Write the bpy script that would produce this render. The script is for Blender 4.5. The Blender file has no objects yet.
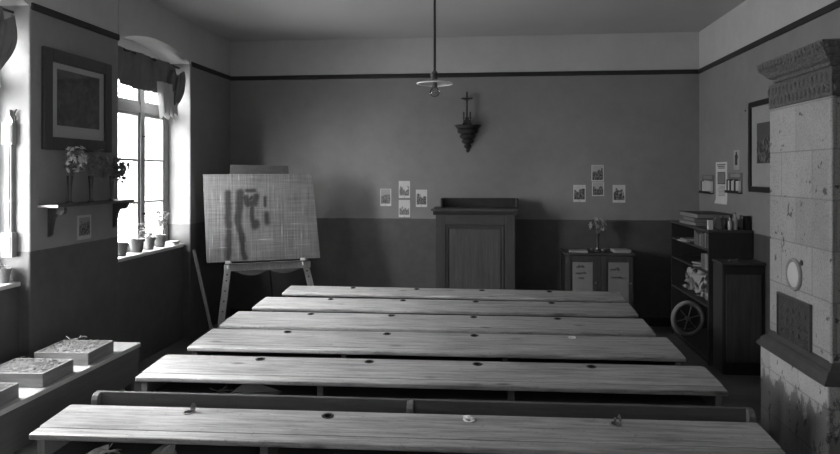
import bpy, bmesh, math, random
from mathutils import Vector, Matrix, Euler
random.seed(7)
scene = bpy.context.scene
COL = scene.collection
PI = math.pi

# ------------------------------------------------------------------ geometry
class MB:
    """collects shapes into one mesh"""
    def __init__(s):
        s.bm = bmesh.new()

    def _add(s, fn, M=None):
        t = bmesh.new()
        fn(t)
        if M is not None:
            bmesh.ops.transform(t, matrix=M, verts=t.verts)
        me = bpy.data.meshes.new('tmp')
        t.to_mesh(me)
        t.free()
        s.bm.from_mesh(me)
        bpy.data.meshes.remove(me)
        return s

    def box(s, x0, x1, y0, y1, z0, z1, bev=0.0, M=None, seg=2):
        def fn(t):
            bmesh.ops.create_cube(t, size=1)
            for v in t.verts:
                v.co = Vector(((x0 + x1) / 2 + v.co.x * (x1 - x0), (y0 + y1) / 2 + v.co.y * (y1 - y0), (z0 + z1) / 2 + v.co.z * (z1 - z0)))
            if bev:
                bmesh.ops.bevel(t, geom=list(t.edges), offset=min(bev, .45 * min(abs(x1 - x0), abs(y1 - y0), abs(z1 - z0))), segments=seg, affect='EDGES', profile=.5)
        return s._add(fn, M)

    def hexa(s, c, bev=0.0):
        """8 corners: bottom 4 ccw, top 4 ccw"""
        def fn(t):
            v = [t.verts.new(p) for p in c]
            for f in ((3, 2, 1, 0), (4, 5, 6, 7), (0, 1, 5, 4), (1, 2, 6, 5), (2, 3, 7, 6), (3, 0, 4, 7)):
                t.faces.new([v[i] for i in f])
            bmesh.ops.recalc_face_normals(t, faces=t.faces)
            if bev:
                bmesh.ops.bevel(t, geom=list(t.edges), offset=bev, segments=2, affect='EDGES', profile=.5)
        return s._add(fn)

    def bar(s, p, q, w, h, bev=0.0, up=(0, 0, 1)):
        p, q = Vector(p), Vector(q)
        d = q - p
        z = d.normalized()
        x = Vector(up).cross(z)
        if x.length < 1e-4:
            x = Vector((1, 0, 0)).cross(z)
        x.normalize()
        y = z.cross(x)
        M = Matrix(((x.x, y.x, z.x, p.x), (x.y, y.y, z.y, p.y), (x.z, y.z, z.z, p.z), (0, 0, 0, 1)))
        return s.box(-w / 2, w / 2, -h / 2, h / 2, 0, d.length, bev, M)

    def tube(s, pts, r, n=8, cap=True):
        pts = [Vector(p) for p in pts]
        rs = r if isinstance(r, (list, tuple)) else [r] * len(pts)
        def fn(t):
            rings = []
            ref = None
            for i, p in enumerate(pts):
                d = (pts[min(i + 1, len(pts) - 1)] - pts[max(i - 1, 0)]).normalized()
                if ref is None:
                    ref = Vector((0, 0, 1)) if abs(d.z) < .9 else Vector((1, 0, 0))
                x = (ref - d * ref.dot(d)).normalized()
                y = d.cross(x)
                ref = x
                rings.append([t.verts.new(p + (x * math.cos(2 * PI * k / n) + y * math.sin(2 * PI * k / n)) * rs[i]) for k in range(n)])
            for a, b in zip(rings, rings[1:]):
                for k in range(n):
                    t.faces.new((a[k], a[(k + 1) % n], b[(k + 1) % n], b[k]))
            if cap:
                t.faces.new(rings[0][::-1])
                t.faces.new(rings[-1])
        return s._add(fn)

    def lathe(s, prof, n=24, M=None, a0=0.0, a1=2 * PI):
        full = abs(a1 - a0 - 2 * PI) < 1e-6
        def fn(t):
            m = n if full else n + 1
            rings = []
            for r, z in prof:
                if r < 1e-6:
                    rings.append([t.verts.new((0, 0, z))])
                else:
                    rings.append([t.verts.new((r * math.cos(a0 + (a1 - a0) * k / n), r * math.sin(a0 + (a1 - a0) * k / n), z)) for k in range(m)])
            for a, b in zip(rings, rings[1:]):
                for k in range(n):
                    j = (k + 1) % m
                    if len(a) == 1 and len(b) == 1:
                        continue
                    if len(a) == 1:
                        t.faces.new((a[0], b[j], b[k]))
                    elif len(b) == 1:
                        t.faces.new((a[k], a[j], b[0]))
                    else:
                        t.faces.new((a[k], a[j], b[j], b[k]))
            bmesh.ops.recalc_face_normals(t, faces=t.faces)
        return s._add(fn, M)

    def prism(s, poly, axis, a0, a1, bev=0.0, M=None):
        """polygon of (u,v) extruded along axis; u,v are the two other axes in order"""
        def mk(u, v, a):
            return {'x': (a, u, v), 'y': (u, a, v), 'z': (u, v, a)}[axis]
        def fn(t):
            lo = [t.verts.new(mk(u, v, a0)) for u, v in poly]
            hi = [t.verts.new(mk(u, v, a1)) for u, v in poly]
            t.faces.new(lo)
            t.faces.new(hi[::-1])
            for i in range(len(poly)):
                j = (i + 1) % len(poly)
                t.faces.new((lo[i], hi[i], hi[j], lo[j]))
            bmesh.ops.recalc_face_normals(t, faces=t.faces)
            if bev:
                bmesh.ops.bevel(t, geom=list(t.edges), offset=bev, segments=2, affect='EDGES', profile=.5)
        return s._add(fn, M)

    def grid(s, fn_, nu, nv, thick=0.0):
        def fn(t):
            vs = [[t.verts.new(fn_(i / nu, j / nv)) for j in range(nv + 1)] for i in range(nu + 1)]
            fs = []
            for i in range(nu):
                for j in range(nv):
                    fs.append(t.faces.new((vs[i][j], vs[i + 1][j], vs[i + 1][j + 1], vs[i][j + 1])))
            if thick:
                bmesh.ops.recalc_face_normals(t, faces=t.faces)
                bmesh.ops.solidify(t, geom=fs, thickness=thick)
        return s._add(fn)

    def holed(s, outer, holes, z0, z1, n=20):
        """flat slab with round holes; outer polygon (x,y), holes (x,y,r)"""
        def fn(t):
            def loop(pts):
                v = [t.verts.new((x, y, z1)) for x, y in pts]
                for i in range(len(v)):
                    t.edges.new((v[i], v[(i + 1) % len(v)]))
            loop(outer)
            for x, y, r in holes:
                loop([(x + r * math.cos(2 * PI * k / n), y + r * math.sin(2 * PI * k / n)) for k in range(n)])
            bmesh.ops.triangle_fill(t, use_beauty=True, use_dissolve=False, edges=list(t.edges))
            r = bmesh.ops.extrude_face_region(t, geom=list(t.faces))
            for v in [g for g in r['geom'] if isinstance(g, bmesh.types.BMVert)]:
                v.co.z = z0
            bmesh.ops.recalc_face_normals(t, faces=t.faces)
        return s._add(fn)

    def blob(s, c, r, sub=1, jit=0.0, sc=(1, 1, 1)):
        def fn(t):
            bmesh.ops.create_icosphere(t, subdivisions=sub, radius=r)
            for v in t.verts:
                v.co = Vector((c[0] + v.co.x * sc[0] * (1 + random.uniform(-jit, jit)), c[1] + v.co.y * sc[1] * (1 + random.uniform(-jit, jit)), c[2] + v.co.z * sc[2] * (1 + random.uniform(-jit, jit))))
        return s._add(fn)

    def leaf(s, base, d, ln, wd, curl=.2, roll=0.0):
        """a small pointed blade with a fold, given thickness by being curved"""
        base, d = Vector(base), Vector(d).normalized()
        side = d.cross(Vector((0, 0, 1)))
        if side.length < 1e-3:
            side = Vector((1, 0, 0))
        side.normalize()
        side = Matrix.Rotation(roll, 3, d) @ side
        up = side.cross(d)
        def fn(t):
            prev = None
            for i in range(5):
                u = i / 4
                w = wd * math.sin(PI * min(.98, .08 + u * .92)) * .5
                c = base + d * ln * u - up * curl * ln * u * u
                row = [t.verts.new(c - side * w + up * w * .35), t.verts.new(c), t.verts.new(c + side * w + up * w * .35)]
                if prev:
                    t.faces.new((prev[0], prev[1], row[1], row[0]))
                    t.faces.new((prev[1], prev[2], row[2], row[1]))
                prev = row
        return s._add(fn)

    def build(s, name, mat, parent=None, at=None, smooth=False, origin=None):
        """origin: world point that becomes the object's own origin (mesh was in world coordinates)"""
        bmx = s.bm
        if origin is not None:
            bmesh.ops.translate(bmx, verts=bmx.verts, vec=-Vector(origin))
        me = bpy.data.meshes.new(name)
        bmx.to_mesh(me)
        bmx.free()
        me.materials.append(mat)
        if smooth:
            me.shade_smooth()
            me.set_sharp_from_angle(angle=math.radians(38))
        o = bpy.data.objects.new(name, me)
        COL.objects.link(o)
        if parent is not None:
            o.parent = parent
        if at is not None:
            o.location = at
        elif origin is not None and parent is None:
            o.location = origin
        return o


def tag(o, label, cat, group=None, kind=None):
    o['label'] = label
    o['category'] = cat
    if group:
        o['group'] = group
    if kind:
        o['kind'] = kind
    return o


def thing(name, label, cat, loc=(0, 0, 0), rz=0.0, group=None):
    o = bpy.data.objects.new(name, None)
    o.empty_display_size = .1
    COL.objects.link(o)
    o.location = loc
    o.rotation_euler = (0, 0, rz)
    return tag(o, label, cat, group)


def struct(o, label=None, cat=None):
    o['kind'] = 'structure'
    if label:
        o['label'] = label
        o['category'] = cat
    return o


def dup(root, loc=None, rz=None, label=None):
    r = root.copy()
    COL.objects.link(r)
    if loc is not None:
        r.location = loc
    if rz is not None:
        r.rotation_euler = (0, 0, rz)
    if label:
        r['label'] = label
    for ch in list(root.children):
        c = ch.copy()
        COL.objects.link(c)
        c.parent = r
        for g in list(ch.children):
            d = g.copy()
            COL.objects.link(d)
            d.parent = c
    return r

# ------------------------------------------------------------------ materials
def nodes(name):
    m = bpy.data.materials.new(name)
    m.use_nodes = True
    nt = m.node_tree
    nt.nodes.clear()
    out = nt.nodes.new('ShaderNodeOutputMaterial')
    return m, nt, out


def N(nt, kind, **kw):
    n = nt.nodes.new(kind)
    for k, v in kw.items():
        if k in n.inputs:
            n.inputs[k].default_value = v
        else:
            setattr(n, k, v)
    return n


def L(nt, a, b):
    nt.links.new(a, b)


def math_(nt, op, a, b=None, clamp=False):
    n = nt.nodes.new('ShaderNodeMath')
    n.operation = op
    n.use_clamp = clamp
    for i, v in enumerate((a, b)):
        if v is None:
            continue
        if isinstance(v, (int, float)):
            n.inputs[i].default_value = v
        else:
            L(nt, v, n.inputs[i])
    return n.outputs[0]


def smooth_(nt, v, a, b, lo=0.0, hi=1.0):
    n = nt.nodes.new('ShaderNodeMapRange')
    n.interpolation_type = 'SMOOTHSTEP'
    L(nt, v, n.inputs[0])
    for i, x in enumerate((a, b, lo, hi)):
        n.inputs[i + 1].default_value = x
    return n.outputs[0]


def mixv(nt, f, a, b):
    n = nt.nodes.new('ShaderNodeMix')
    n.data_type = 'FLOAT'
    L(nt, f, n.inputs[0]) if not isinstance(f, (int, float)) else setattr(n.inputs[0], 'default_value', f)
    for i, v in ((2, a), (3, b)):
        if isinstance(v, (int, float)):
            n.inputs[i].default_value = v
        else:
            L(nt, v, n.inputs[i])
    return n.outputs[0]


def coords(nt, scale=(1, 1, 1), rand=True, world=False):
    if world:
        g = nt.nodes.new('ShaderNodeNewGeometry')
        src = g.outputs['Position']
    else:
        src = nt.nodes.new('ShaderNodeTexCoord').outputs['Object']
    if rand:
        oi = nt.nodes.new('ShaderNodeObjectInfo')
        add = nt.nodes.new('ShaderNodeVectorMath')
        add.operation = 'ADD'
        sc = nt.nodes.new('ShaderNodeVectorMath')
        sc.operation = 'SCALE'
        cb = nt.nodes.new('ShaderNodeCombineXYZ')
        for i in range(3):
            L(nt, oi.outputs['Random'], cb.inputs[i])
        L(nt, cb.outputs[0], sc.inputs[0])
        sc.inputs['Scale'].default_value = 17
        L(nt, src, add.inputs[0])
        L(nt, sc.outputs[0], add.inputs[1])
        src = add.outputs[0]
    mp = nt.nodes.new('ShaderNodeMapping')
    L(nt, src, mp.inputs['Vector'])
    mp.inputs['Scale'].default_value = scale
    return mp.outputs[0]


def noise(nt, vec, scale, detail=4, rough=.55):
    n = nt.nodes.new('ShaderNodeTexNoise')
    L(nt, vec, n.inputs['Vector'])
    n.inputs['Scale'].default_value = scale
    n.inputs['Detail'].default_value = detail
    n.inputs['Roughness'].default_value = rough
    return n.outputs[0]


def finish(m, nt, out, val, rough=.6, spec=.4, bump=None, bstr=.2, bdist=.01, metal=0.0, sub=None):
    b = nt.nodes.new('ShaderNodeBsdfPrincipled')
    cb = nt.nodes.new('ShaderNodeCombineColor')
    for i in range(3):
        if isinstance(val, (int, float)):
            cb.inputs[i].default_value = val
        else:
            L(nt, val, cb.inputs[i])
    L(nt, cb.outputs[0], b.inputs['Base Color'])
    if isinstance(rough, (int, float)):
        b.inputs['Roughness'].default_value = rough
    else:
        L(nt, rough, b.inputs['Roughness'])
    b.inputs['Specular IOR Level'].default_value = spec
    b.inputs['Metallic'].default_value = metal
    if bump is not None:
        bn = nt.nodes.new('ShaderNodeBump')
        bn.inputs['Strength'].default_value = bstr
        bn.inputs['Distance'].default_value = bdist
        L(nt, bump, bn.inputs['Height'])
        L(nt, bn.outputs[0], b.inputs['Normal'])
    L(nt, b.outputs[0], out.inputs['Surface'])
    return m


def plain(name, base, rough=.6, var=.25, scale=8, stretch=(1, 1, 1), spec=.4, bstr=.15, bdist=.004, metal=0.0, fine=60):
    m, nt, out = nodes(name)
    v = coords(nt, stretch)
    n = noise(nt, v, scale, 5)
    f = noise(nt, v, fine, 3)
    k = math_(nt, 'ADD', math_(nt, 'MULTIPLY', math_(nt, 'SUBTRACT', n, .5), 2.6 * var), 1.0)
    k = math_(nt, 'ADD', k, math_(nt, 'MULTIPLY', math_(nt, 'SUBTRACT', f, .5), var))
    val = math_(nt, 'MULTIPLY', k, base, clamp=True)
    return finish(m, nt, out, val, rough, spec, f, bstr, bdist, metal)


def wood(name, base, rough=.5, axis='x', contrast=.35, knots=.0, spec=.4, wear=.0, bstr=.25):
    """long grain along one axis, knots, worn spots"""
    m, nt, out = nodes(name)
    st = {'x': (1, 14, 14), 'y': (14, 1, 14), 'z': (14, 14, 1)}[axis]
    v = coords(nt, st)
    g1 = noise(nt, v, 2.2, 6, .6)
    g2 = noise(nt, v, 9, 4, .6)
    v2 = coords(nt, (1, 1, 1))
    big = noise(nt, v2, 2.5, 3)
    k = math_(nt, 'ADD', math_(nt, 'MULTIPLY', math_(nt, 'SUBTRACT', g1, .5), 2.2 * contrast), 1.0)
    k = math_(nt, 'ADD', k, math_(nt, 'MULTIPLY', math_(nt, 'SUBTRACT', g2, .5), 1.2 * contrast))
    k = math_(nt, 'ADD', k, math_(nt, 'MULTIPLY', math_(nt, 'SUBTRACT', big, .5), .6 * contrast))
    if knots:
        st2 = {'x': (.45, 1, 1), 'y': (1, .45, 1), 'z': (1, 1, .45)}[axis]
        vo = nt.nodes.new('ShaderNodeTexVoronoi')
        L(nt, coords(nt, st2), vo.inputs['Vector'])
        vo.inputs['Scale'].default_value = 4.5
        kn = smooth_(nt, vo.outputs['Distance'], .02, .16, 1 - knots, 1.0)
        k = math_(nt, 'MULTIPLY', k, kn)
    if wear:
        w = noise(nt, v2, 34, 3, .6)
        k = math_(nt, 'MULTIPLY', k, smooth_(nt, w, .30, .40, 1 - wear, 1.0))
    val = math_(nt, 'MULTIPLY', k, base, clamp=True)
    return finish(m, nt, out, val, rough, spec, g2, bstr, .003)


M = {}
def wall_paint():
    m, nt, out = nodes('wall_paint')
    g = nt.nodes.new('ShaderNodeNewGeometry')
    sep = nt.nodes.new('ShaderNodeSeparateXYZ')
    L(nt, g.outputs['Position'], sep.inputs[0])
    z = sep.outputs['Z']
    v = coords(nt, rand=False, world=True)
    bl = noise(nt, v, 1.6, 4)
    md = noise(nt, v, 9, 5)
    fn = noise(nt, v, 70, 4)
    zz = math_(nt, 'ADD', z, math_(nt, 'MULTIPLY', math_(nt, 'SUBTRACT', md, .5), .012))
    dado = smooth_(nt, zz, 1.347, 1.353)
    top = smooth_(nt, z, 3.238, 3.242)
    dv = math_(nt, 'MULTIPLY', math_(nt, 'ADD', .55, math_(nt, 'ADD', math_(nt, 'MULTIPLY', md, .55), math_(nt, 'MULTIPLY', bl, .35))), .085)
    scuff = smooth_(nt, noise(nt, coords(nt, (1, 1, 2.2), rand=False, world=True), 26, 4, .7), .68, .76, 0, .05)
    dv = math_(nt, 'ADD', dv, scuff)
    mv = math_(nt, 'MULTIPLY', math_(nt, 'ADD', .72, math_(nt, 'ADD', math_(nt, 'MULTIPLY', bl, .36), math_(nt, 'MULTIPLY', md, .2))), .235)
    tv = math_(nt, 'MULTIPLY', math_(nt, 'ADD', .78, math_(nt, 'ADD', math_(nt, 'MULTIPLY', bl, .3), math_(nt, 'MULTIPLY', md, .14))), .50)
    val = mixv(nt, top, mixv(nt, dado, dv, mv), tv)
    rough = mixv(nt, dado, .42, .85)
    return finish(m, nt, out, val, rough, .35, math_(nt, 'ADD', fn, math_(nt, 'MULTIPLY', md, 2.0)), .25, .006)


def stove_tile(name, base, dark_to=None):
    """pale speckled glaze with joints and chipped dark spots"""
    m, nt, out = nodes(name)
    g = nt.nodes.new('ShaderNodeNewGeometry')
    sep = nt.nodes.new('ShaderNodeSeparateXYZ')
    L(nt, g.outputs['Position'], sep.inputs[0])
    cb = nt.nodes.new('ShaderNodeCombineXYZ')
    L(nt, math_(nt, 'ADD', math_(nt, 'ADD', sep.outputs['Y'], sep.outputs['X']), .03), cb.inputs[0])
    L(nt, math_(nt, 'SUBTRACT', sep.outputs['Z'], .55), cb.inputs[1])
    br = nt.nodes.new('ShaderNodeTexBrick')
    L(nt, cb.outputs[0], br.inputs['Vector'])
    br.inputs['Scale'].default_value = 1.0
    br.inputs['Brick Width'].default_value = .46
    br.inputs['Row Height'].default_value = .31
    br.inputs['Mortar Size'].default_value = .006
    br.inputs['Mortar Smooth'].default_value = .5
    br.inputs['Color1'].default_value = (1, 1, 1, 1)
    br.inputs['Color2'].default_value = (.8, .8, .8, 1)
    br.inputs['Mortar'].default_value = (.6, .6, .6, 1)
    v = coords(nt, rand=False, world=True)
    n = noise(nt, v, 3.2, 5)
    sp = noise(nt, v, 110, 3, .75)
    chip = noise(nt, v, 11, 4, .65)
    rgb = nt.nodes.new('ShaderNodeSeparateColor')
    L(nt, br.outputs['Color'], rgb.inputs[0])
    k = math_(nt, 'MULTIPLY', rgb.outputs[0], math_(nt, 'ADD', .6, math_(nt, 'ADD', math_(nt, 'MULTIPLY', n, .7), math_(nt, 'MULTIPLY', sp, .3))))
    k = math_(nt, 'MULTIPLY', k, smooth_(nt, sp, .32, .52, .62, 1.0))
    if dark_to is None:
        cm = smooth_(nt, chip, .64, .67, 1.0, .22)
        k = math_(nt, 'MULTIPLY', k, cm)
    else:
        # the lower courses have lost their glaze: patchy, ragged upper limit with runs
        run = noise(nt, coords(nt, (1, 1, .55), rand=False, world=True), 8, 6, .68)
        zz = math_(nt, 'ADD', sep.outputs['Z'], math_(nt, 'MULTIPLY', math_(nt, 'SUBTRACT', run, .5), .75))
        worn = smooth_(nt, zz, dark_to - .02, dark_to + .03, .40, 1.0)
        cm = smooth_(nt, noise(nt, coords(nt, (1, 1, .6), rand=False, world=True), 16, 5, .7), .60, .63, 1.0, .25)
        k = math_(nt, 'MULTIPLY', math_(nt, 'MULTIPLY', k, worn), cm)
    val = math_(nt, 'MULTIPLY', k, base, clamp=True)
    return finish(m, nt, out, val, .45, .5, sp, .35, .005)


def print_mat(name, seed, sky=.55, dark=.04, horizon=.0, fine=9.0, amp=.22):
    """a printed black and white landscape: pale sky, dark trees and ground"""
    m, nt, out = nodes(name)
    tc = nt.nodes.new('ShaderNodeTexCoord')
    sep = nt.nodes.new('ShaderNodeSeparateXYZ')
    L(nt, tc.outputs['Generated'], sep.inputs[0])
    mp = nt.nodes.new('ShaderNodeMapping')
    L(nt, tc.outputs['Generated'], mp.inputs['Vector'])
    mp.inputs['Location'].default_value = (seed * 3.7, seed * 1.3, seed * 2.1)
    n = noise(nt, mp.outputs[0], 2.6, 3)
    f = noise(nt, mp.outputs[0], fine, 5, .65)
    h = math_(nt, 'ADD', sep.outputs['Z'], math_(nt, 'MULTIPLY', math_(nt, 'SUBTRACT', n, .5), 1.5))
    s = smooth_(nt, h, .42 + horizon, .56 + horizon)
    tone = mixv(nt, s, math_(nt, 'ADD', dark, math_(nt, 'MULTIPLY', smooth_(nt, f, .38, .68), amp)), math_(nt, 'MULTIPLY', math_(nt, 'ADD', .75, math_(nt, 'MULTIPLY', f, .5)), sky))
    return finish(m, nt, out, tone, .55, .35)


def board_mat():
    """chalk-dusty slate with hatch strokes and soft dark marks"""
    m, nt, out = nodes('chalk_board')
    tc = nt.nodes.new('ShaderNodeTexCoord')
    sep = nt.nodes.new('ShaderNodeSeparateXYZ')
    L(nt, tc.outputs['Object'], sep.inputs[0])
    u, w = sep.outputs['X'], sep.outputs['Z']      # metres on the board, origin bottom left
    v1 = coords(nt, (52, 1, 2.2), rand=False)
    v2 = coords(nt, (2.2, 1, 50), rand=False)
    a = noise(nt, v1, 1.0, 4, .65)
    b = noise(nt, v2, 1.0, 4, .65)
    c = noise(nt, coords(nt, rand=False), 3.0, 4)
    k = math_(nt, 'ADD', .16, math_(nt, 'MULTIPLY', math_(nt, 'SUBTRACT', a, .5), .30))
    k = math_(nt, 'ADD', k, math_(nt, 'MULTIPLY', math_(nt, 'SUBTRACT', b, .5), .20))
    k = math_(nt, 'ADD', k, math_(nt, 'MULTIPLY', math_(nt, 'SUBTRACT', c, .5), .12))
    k = math_(nt, 'ADD', k, smooth_(nt, a, .62, .70, 0, .16))
    k = math_(nt, 'ADD', k, smooth_(nt, b, .63, .71, 0, .14))
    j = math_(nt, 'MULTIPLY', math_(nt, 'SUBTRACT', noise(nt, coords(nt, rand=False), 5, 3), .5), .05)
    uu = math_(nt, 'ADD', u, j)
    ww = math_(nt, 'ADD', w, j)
    def dark_mark(x0, z0, x1, z1, r, soft):
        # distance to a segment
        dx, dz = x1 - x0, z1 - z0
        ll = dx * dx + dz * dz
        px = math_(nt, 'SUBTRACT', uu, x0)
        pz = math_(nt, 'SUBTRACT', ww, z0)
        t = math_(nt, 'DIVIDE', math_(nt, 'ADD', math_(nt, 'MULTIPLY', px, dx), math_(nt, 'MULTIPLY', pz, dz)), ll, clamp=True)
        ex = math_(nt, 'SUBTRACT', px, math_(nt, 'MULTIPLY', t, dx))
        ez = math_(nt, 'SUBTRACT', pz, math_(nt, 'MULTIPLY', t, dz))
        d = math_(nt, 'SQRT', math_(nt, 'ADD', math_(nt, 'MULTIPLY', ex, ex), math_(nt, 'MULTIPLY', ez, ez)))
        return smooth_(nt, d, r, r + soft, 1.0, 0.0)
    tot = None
    for s_ in DARK_MARKS:
        q = dark_mark(*s_)
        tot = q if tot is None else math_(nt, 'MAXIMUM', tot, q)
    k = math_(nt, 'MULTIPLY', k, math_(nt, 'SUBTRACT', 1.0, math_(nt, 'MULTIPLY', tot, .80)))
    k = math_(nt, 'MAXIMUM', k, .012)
    return finish(m, nt, out, k, .62, .3)

DARK_MARKS = [  # soft-edged darker strokes on the board
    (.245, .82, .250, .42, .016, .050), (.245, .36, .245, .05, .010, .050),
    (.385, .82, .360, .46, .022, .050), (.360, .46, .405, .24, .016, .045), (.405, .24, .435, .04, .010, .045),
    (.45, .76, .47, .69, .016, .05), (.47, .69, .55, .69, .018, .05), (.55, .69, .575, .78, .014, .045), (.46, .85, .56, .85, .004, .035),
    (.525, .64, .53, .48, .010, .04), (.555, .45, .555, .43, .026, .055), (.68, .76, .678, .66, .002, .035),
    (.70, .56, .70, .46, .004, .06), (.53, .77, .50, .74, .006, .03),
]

M['wall'] = wall_paint()
M['ceiling'] = plain('ceiling_paint', .47, .9, .08, 1.4, fine=30, bstr=.1)
M['rail'] = plain('picture_rail_paint', .022, .5, .2, 4)
M['floor'] = wood('floor_boards', .14, .5, 'x', .5)
M['desk'] = wood('worn_desk_wood', .34, .36, 'x', 1.0, .75, spec=.6, wear=.30)
M['desk_dark'] = wood('dark_desk_frame', .10, .55, 'x', .4)
M['bench'] = wood('bench_wood', .10, .45, 'x', .5, wear=.2)
M['bench_end'] = wood('bench_end_wood', .17, .5, 'z', .3)
M['dark_wood'] = wood('dark_stained_wood', .050, .42, 'z', .4)
M['dark_wood_x'] = wood('dark_stained_wood_long', .060, .42, 'x', .4)
M['panel_wood'] = wood('dark_panel_wood', .075, .45, 'z', .55)
M['black_wood'] = wood('black_stained_wood', .028, .5, 'z', .4)
M['pale_wood'] = wood('pale_easel_wood', .36, .55, 'z', .4, wear=.4)
M['tray_wood'] = wood('tray_wood', .22, .6, 'x', .45)
M['tray_wood_y'] = wood('tray_wood_side', .17, .6, 'y', .45)
M['bench_top_y'] = wood('window_bench_top', .42, .5, 'y', .2)
M['bench_apron_y'] = wood('window_bench_apron', .085, .5, 'y', .3)
M['frame'] = wood('picture_frame_wood', .05, .4, 'x', .3)
M['black_frame'] = plain('black_frame_paint', .012, .35, .2)
M['mat'] = plain('picture_mount', .42, .8, .08, 5)
M['paper'] = plain('white_paper', .62, .8, .1, 6)
M['old_paper'] = plain('aged_paper', .36, .8, .2, 5)
M['grey_paper'] = plain('grey_notice_paper', .20, .8, .12, 5)
M['ink'] = plain('ink_strokes', .03, .7, .1)
M['window_paint'] = plain('window_frame_paint', .30, .45, .15, 5)
M['sill'] = plain('sill_paint', .55, .5, .15, 6)
M['cloth'] = plain('valance_cloth', .16, .9, .25, 7, fine=140, bstr=.3)
M['cloth_pale'] = plain('pale_lining_cloth', .5, .9, .15, 7)
M['iron'] = plain('dark_iron', .03, .45, .3, 12, metal=.3)
M['steel'] = plain('grey_metal', .35, .35, .2, 12, metal=.8)
M['porcelain'] = plain('white_porcelain', .9, .25, .05, 6, spec=.6)
M['dark_glass'] = plain('dark_ink_glass', .008, .2, .1, spec=.6)
M['soil'] = plain('dry_soil', .21, .95, .7, 24, fine=110, bstr=.9, bdist=.02)
M['straw'] = plain('dry_stalks', .20, .9, .3, 20)
M['dark_soil'] = plain('dark_soil', .04, .95, .5, 24)
M['terracotta'] = plain('pot_clay', .17, .7, .2, 10)
M['leaf'] = plain('leaf_green', .18, .6, .3, 20)
M['petal'] = plain('pale_petals', .55, .8, .2, 25)
M['petal_mid'] = plain('mid_petals', .18, .8, .35, 25)
M['petal_dark'] = plain('dark_petals', .12, .8, .4, 25)
M['vase'] = plain('dark_vase_glaze', .07, .25, .2, 10, spec=.6)
M['carved'] = plain('pale_carved_wood', .60, .5, .12, 8)
M['barometer'] = plain('barometer_wood', .24, .5, .15, 8)
M['stove'] = stove_tile('stove_tile', .40)
M['stove_base'] = stove_tile('stove_base_tile', .58, .50)
M['stove_relief'] = plain('stove_relief_glaze', .16, .45, .5, 26, (1, 1, 1.3), fine=70, bstr=1.0, bdist=.03, spec=.5)
M['stove_ledge'] = plain('stove_ledge_glaze', .075, .4, .35, 9, spec=.5)
M['cast'] = plain('cast_iron_plate', .085, .5, .5, 20, fine=55, bstr=1.0, bdist=.03, metal=.2)
M['book_dark'] = plain('dark_book_cloth', .045, .6, .3, 12)
M['book_mid'] = plain('grey_book_cloth', .13, .6, .3, 12)
M['book_pale'] = plain('pale_book_cloth', .28, .7, .2, 12)
M['pages'] = plain('book_pages', .22, .85, .2, 5, (1, 1, 30))
M['tyre'] = plain('grey_rubber_tyre', .42, .7, .25, 12)
M['bottle'] = plain('bottle_glaze', .14, .22, .3, 9, spec=.6)
M['bottle_pale'] = plain('pale_bottle_glaze', .40, .25, .2, 9, spec=.6)
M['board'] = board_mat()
M['board_edge'] = wood('board_edge_wood', .16, .6, 'x', .4)


def glass_mat(name, tint=.96, gloss=.06, rough=.02, fres=.7):
    m, nt, out = nodes(name)
    tr = nt.nodes.new('ShaderNodeBsdfTransparent')
    tr.inputs[0].default_value = (tint, tint, tint, 1)
    gl = nt.nodes.new('ShaderNodeBsdfGlossy')
    gl.inputs['Roughness'].default_value = rough
    lw = nt.nodes.new('ShaderNodeLayerWeight')
    lw.inputs[0].default_value = .25
    mx = nt.nodes.new('ShaderNodeMixShader')
    L(nt, math_(nt, 'ADD', math_(nt, 'MULTIPLY', lw.outputs['Fresnel'], fres), gloss, clamp=True), mx.inputs[0])
    L(nt, tr.outputs[0], mx.inputs[1])
    L(nt, gl.outputs[0], mx.inputs[2])
    L(nt, mx.outputs[0], out.inputs['Surface'])
    return m

M['pane'] = glass_mat('window_glass', .97, .02)
M['lamp_glass'] = glass_mat('lamp_glass', .82, .16, .08)
def milk_glass():
    m, nt, out = nodes('milky_lamp_glass')
    tr = nt.nodes.new('ShaderNodeBsdfTransparent'); tr.inputs[0].default_value = (.9, .9, .9, 1)
    pb = nt.nodes.new('ShaderNodeBsdfPrincipled'); pb.inputs['Base Color'].default_value = (.7, .7, .7, 1); pb.inputs['Roughness'].default_value = .12
    mx = nt.nodes.new('ShaderNodeMixShader'); mx.inputs[0].default_value = .42
    L(nt, tr.outputs[0], mx.inputs[1]); L(nt, pb.outputs[0], mx.inputs[2]); L(nt, mx.outputs[0], out.inputs['Surface'])
    return m
M['milk'] = milk_glass()
M['picture_glass'] = glass_mat('picture_glass', .97, 0.0, .05, .12)
M['bulb_glass'] = glass_mat('bulb_glass', .80, .10, .02)

# ------------------------------------------------------------------ room shell
XL, XR, D, YB = -3.513, 2.638, 8.95, -5.2
ZC, ZT, ZD = 3.744, 3.241, 1.351
XW = -3.79                      # inner face of the window frames
XP = -3.606                     # face of the parapets under the windows
NICHES = [(3.33, 4.89), (6.14, 7.70)]
FILL_NICHES = [(-4.70, -3.14), (-2.75, -1.19)]   # added right-wall windows behind the viewer, fill light for the left pier
ZH = 2.08                       # height of a window frame above its sill

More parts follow.
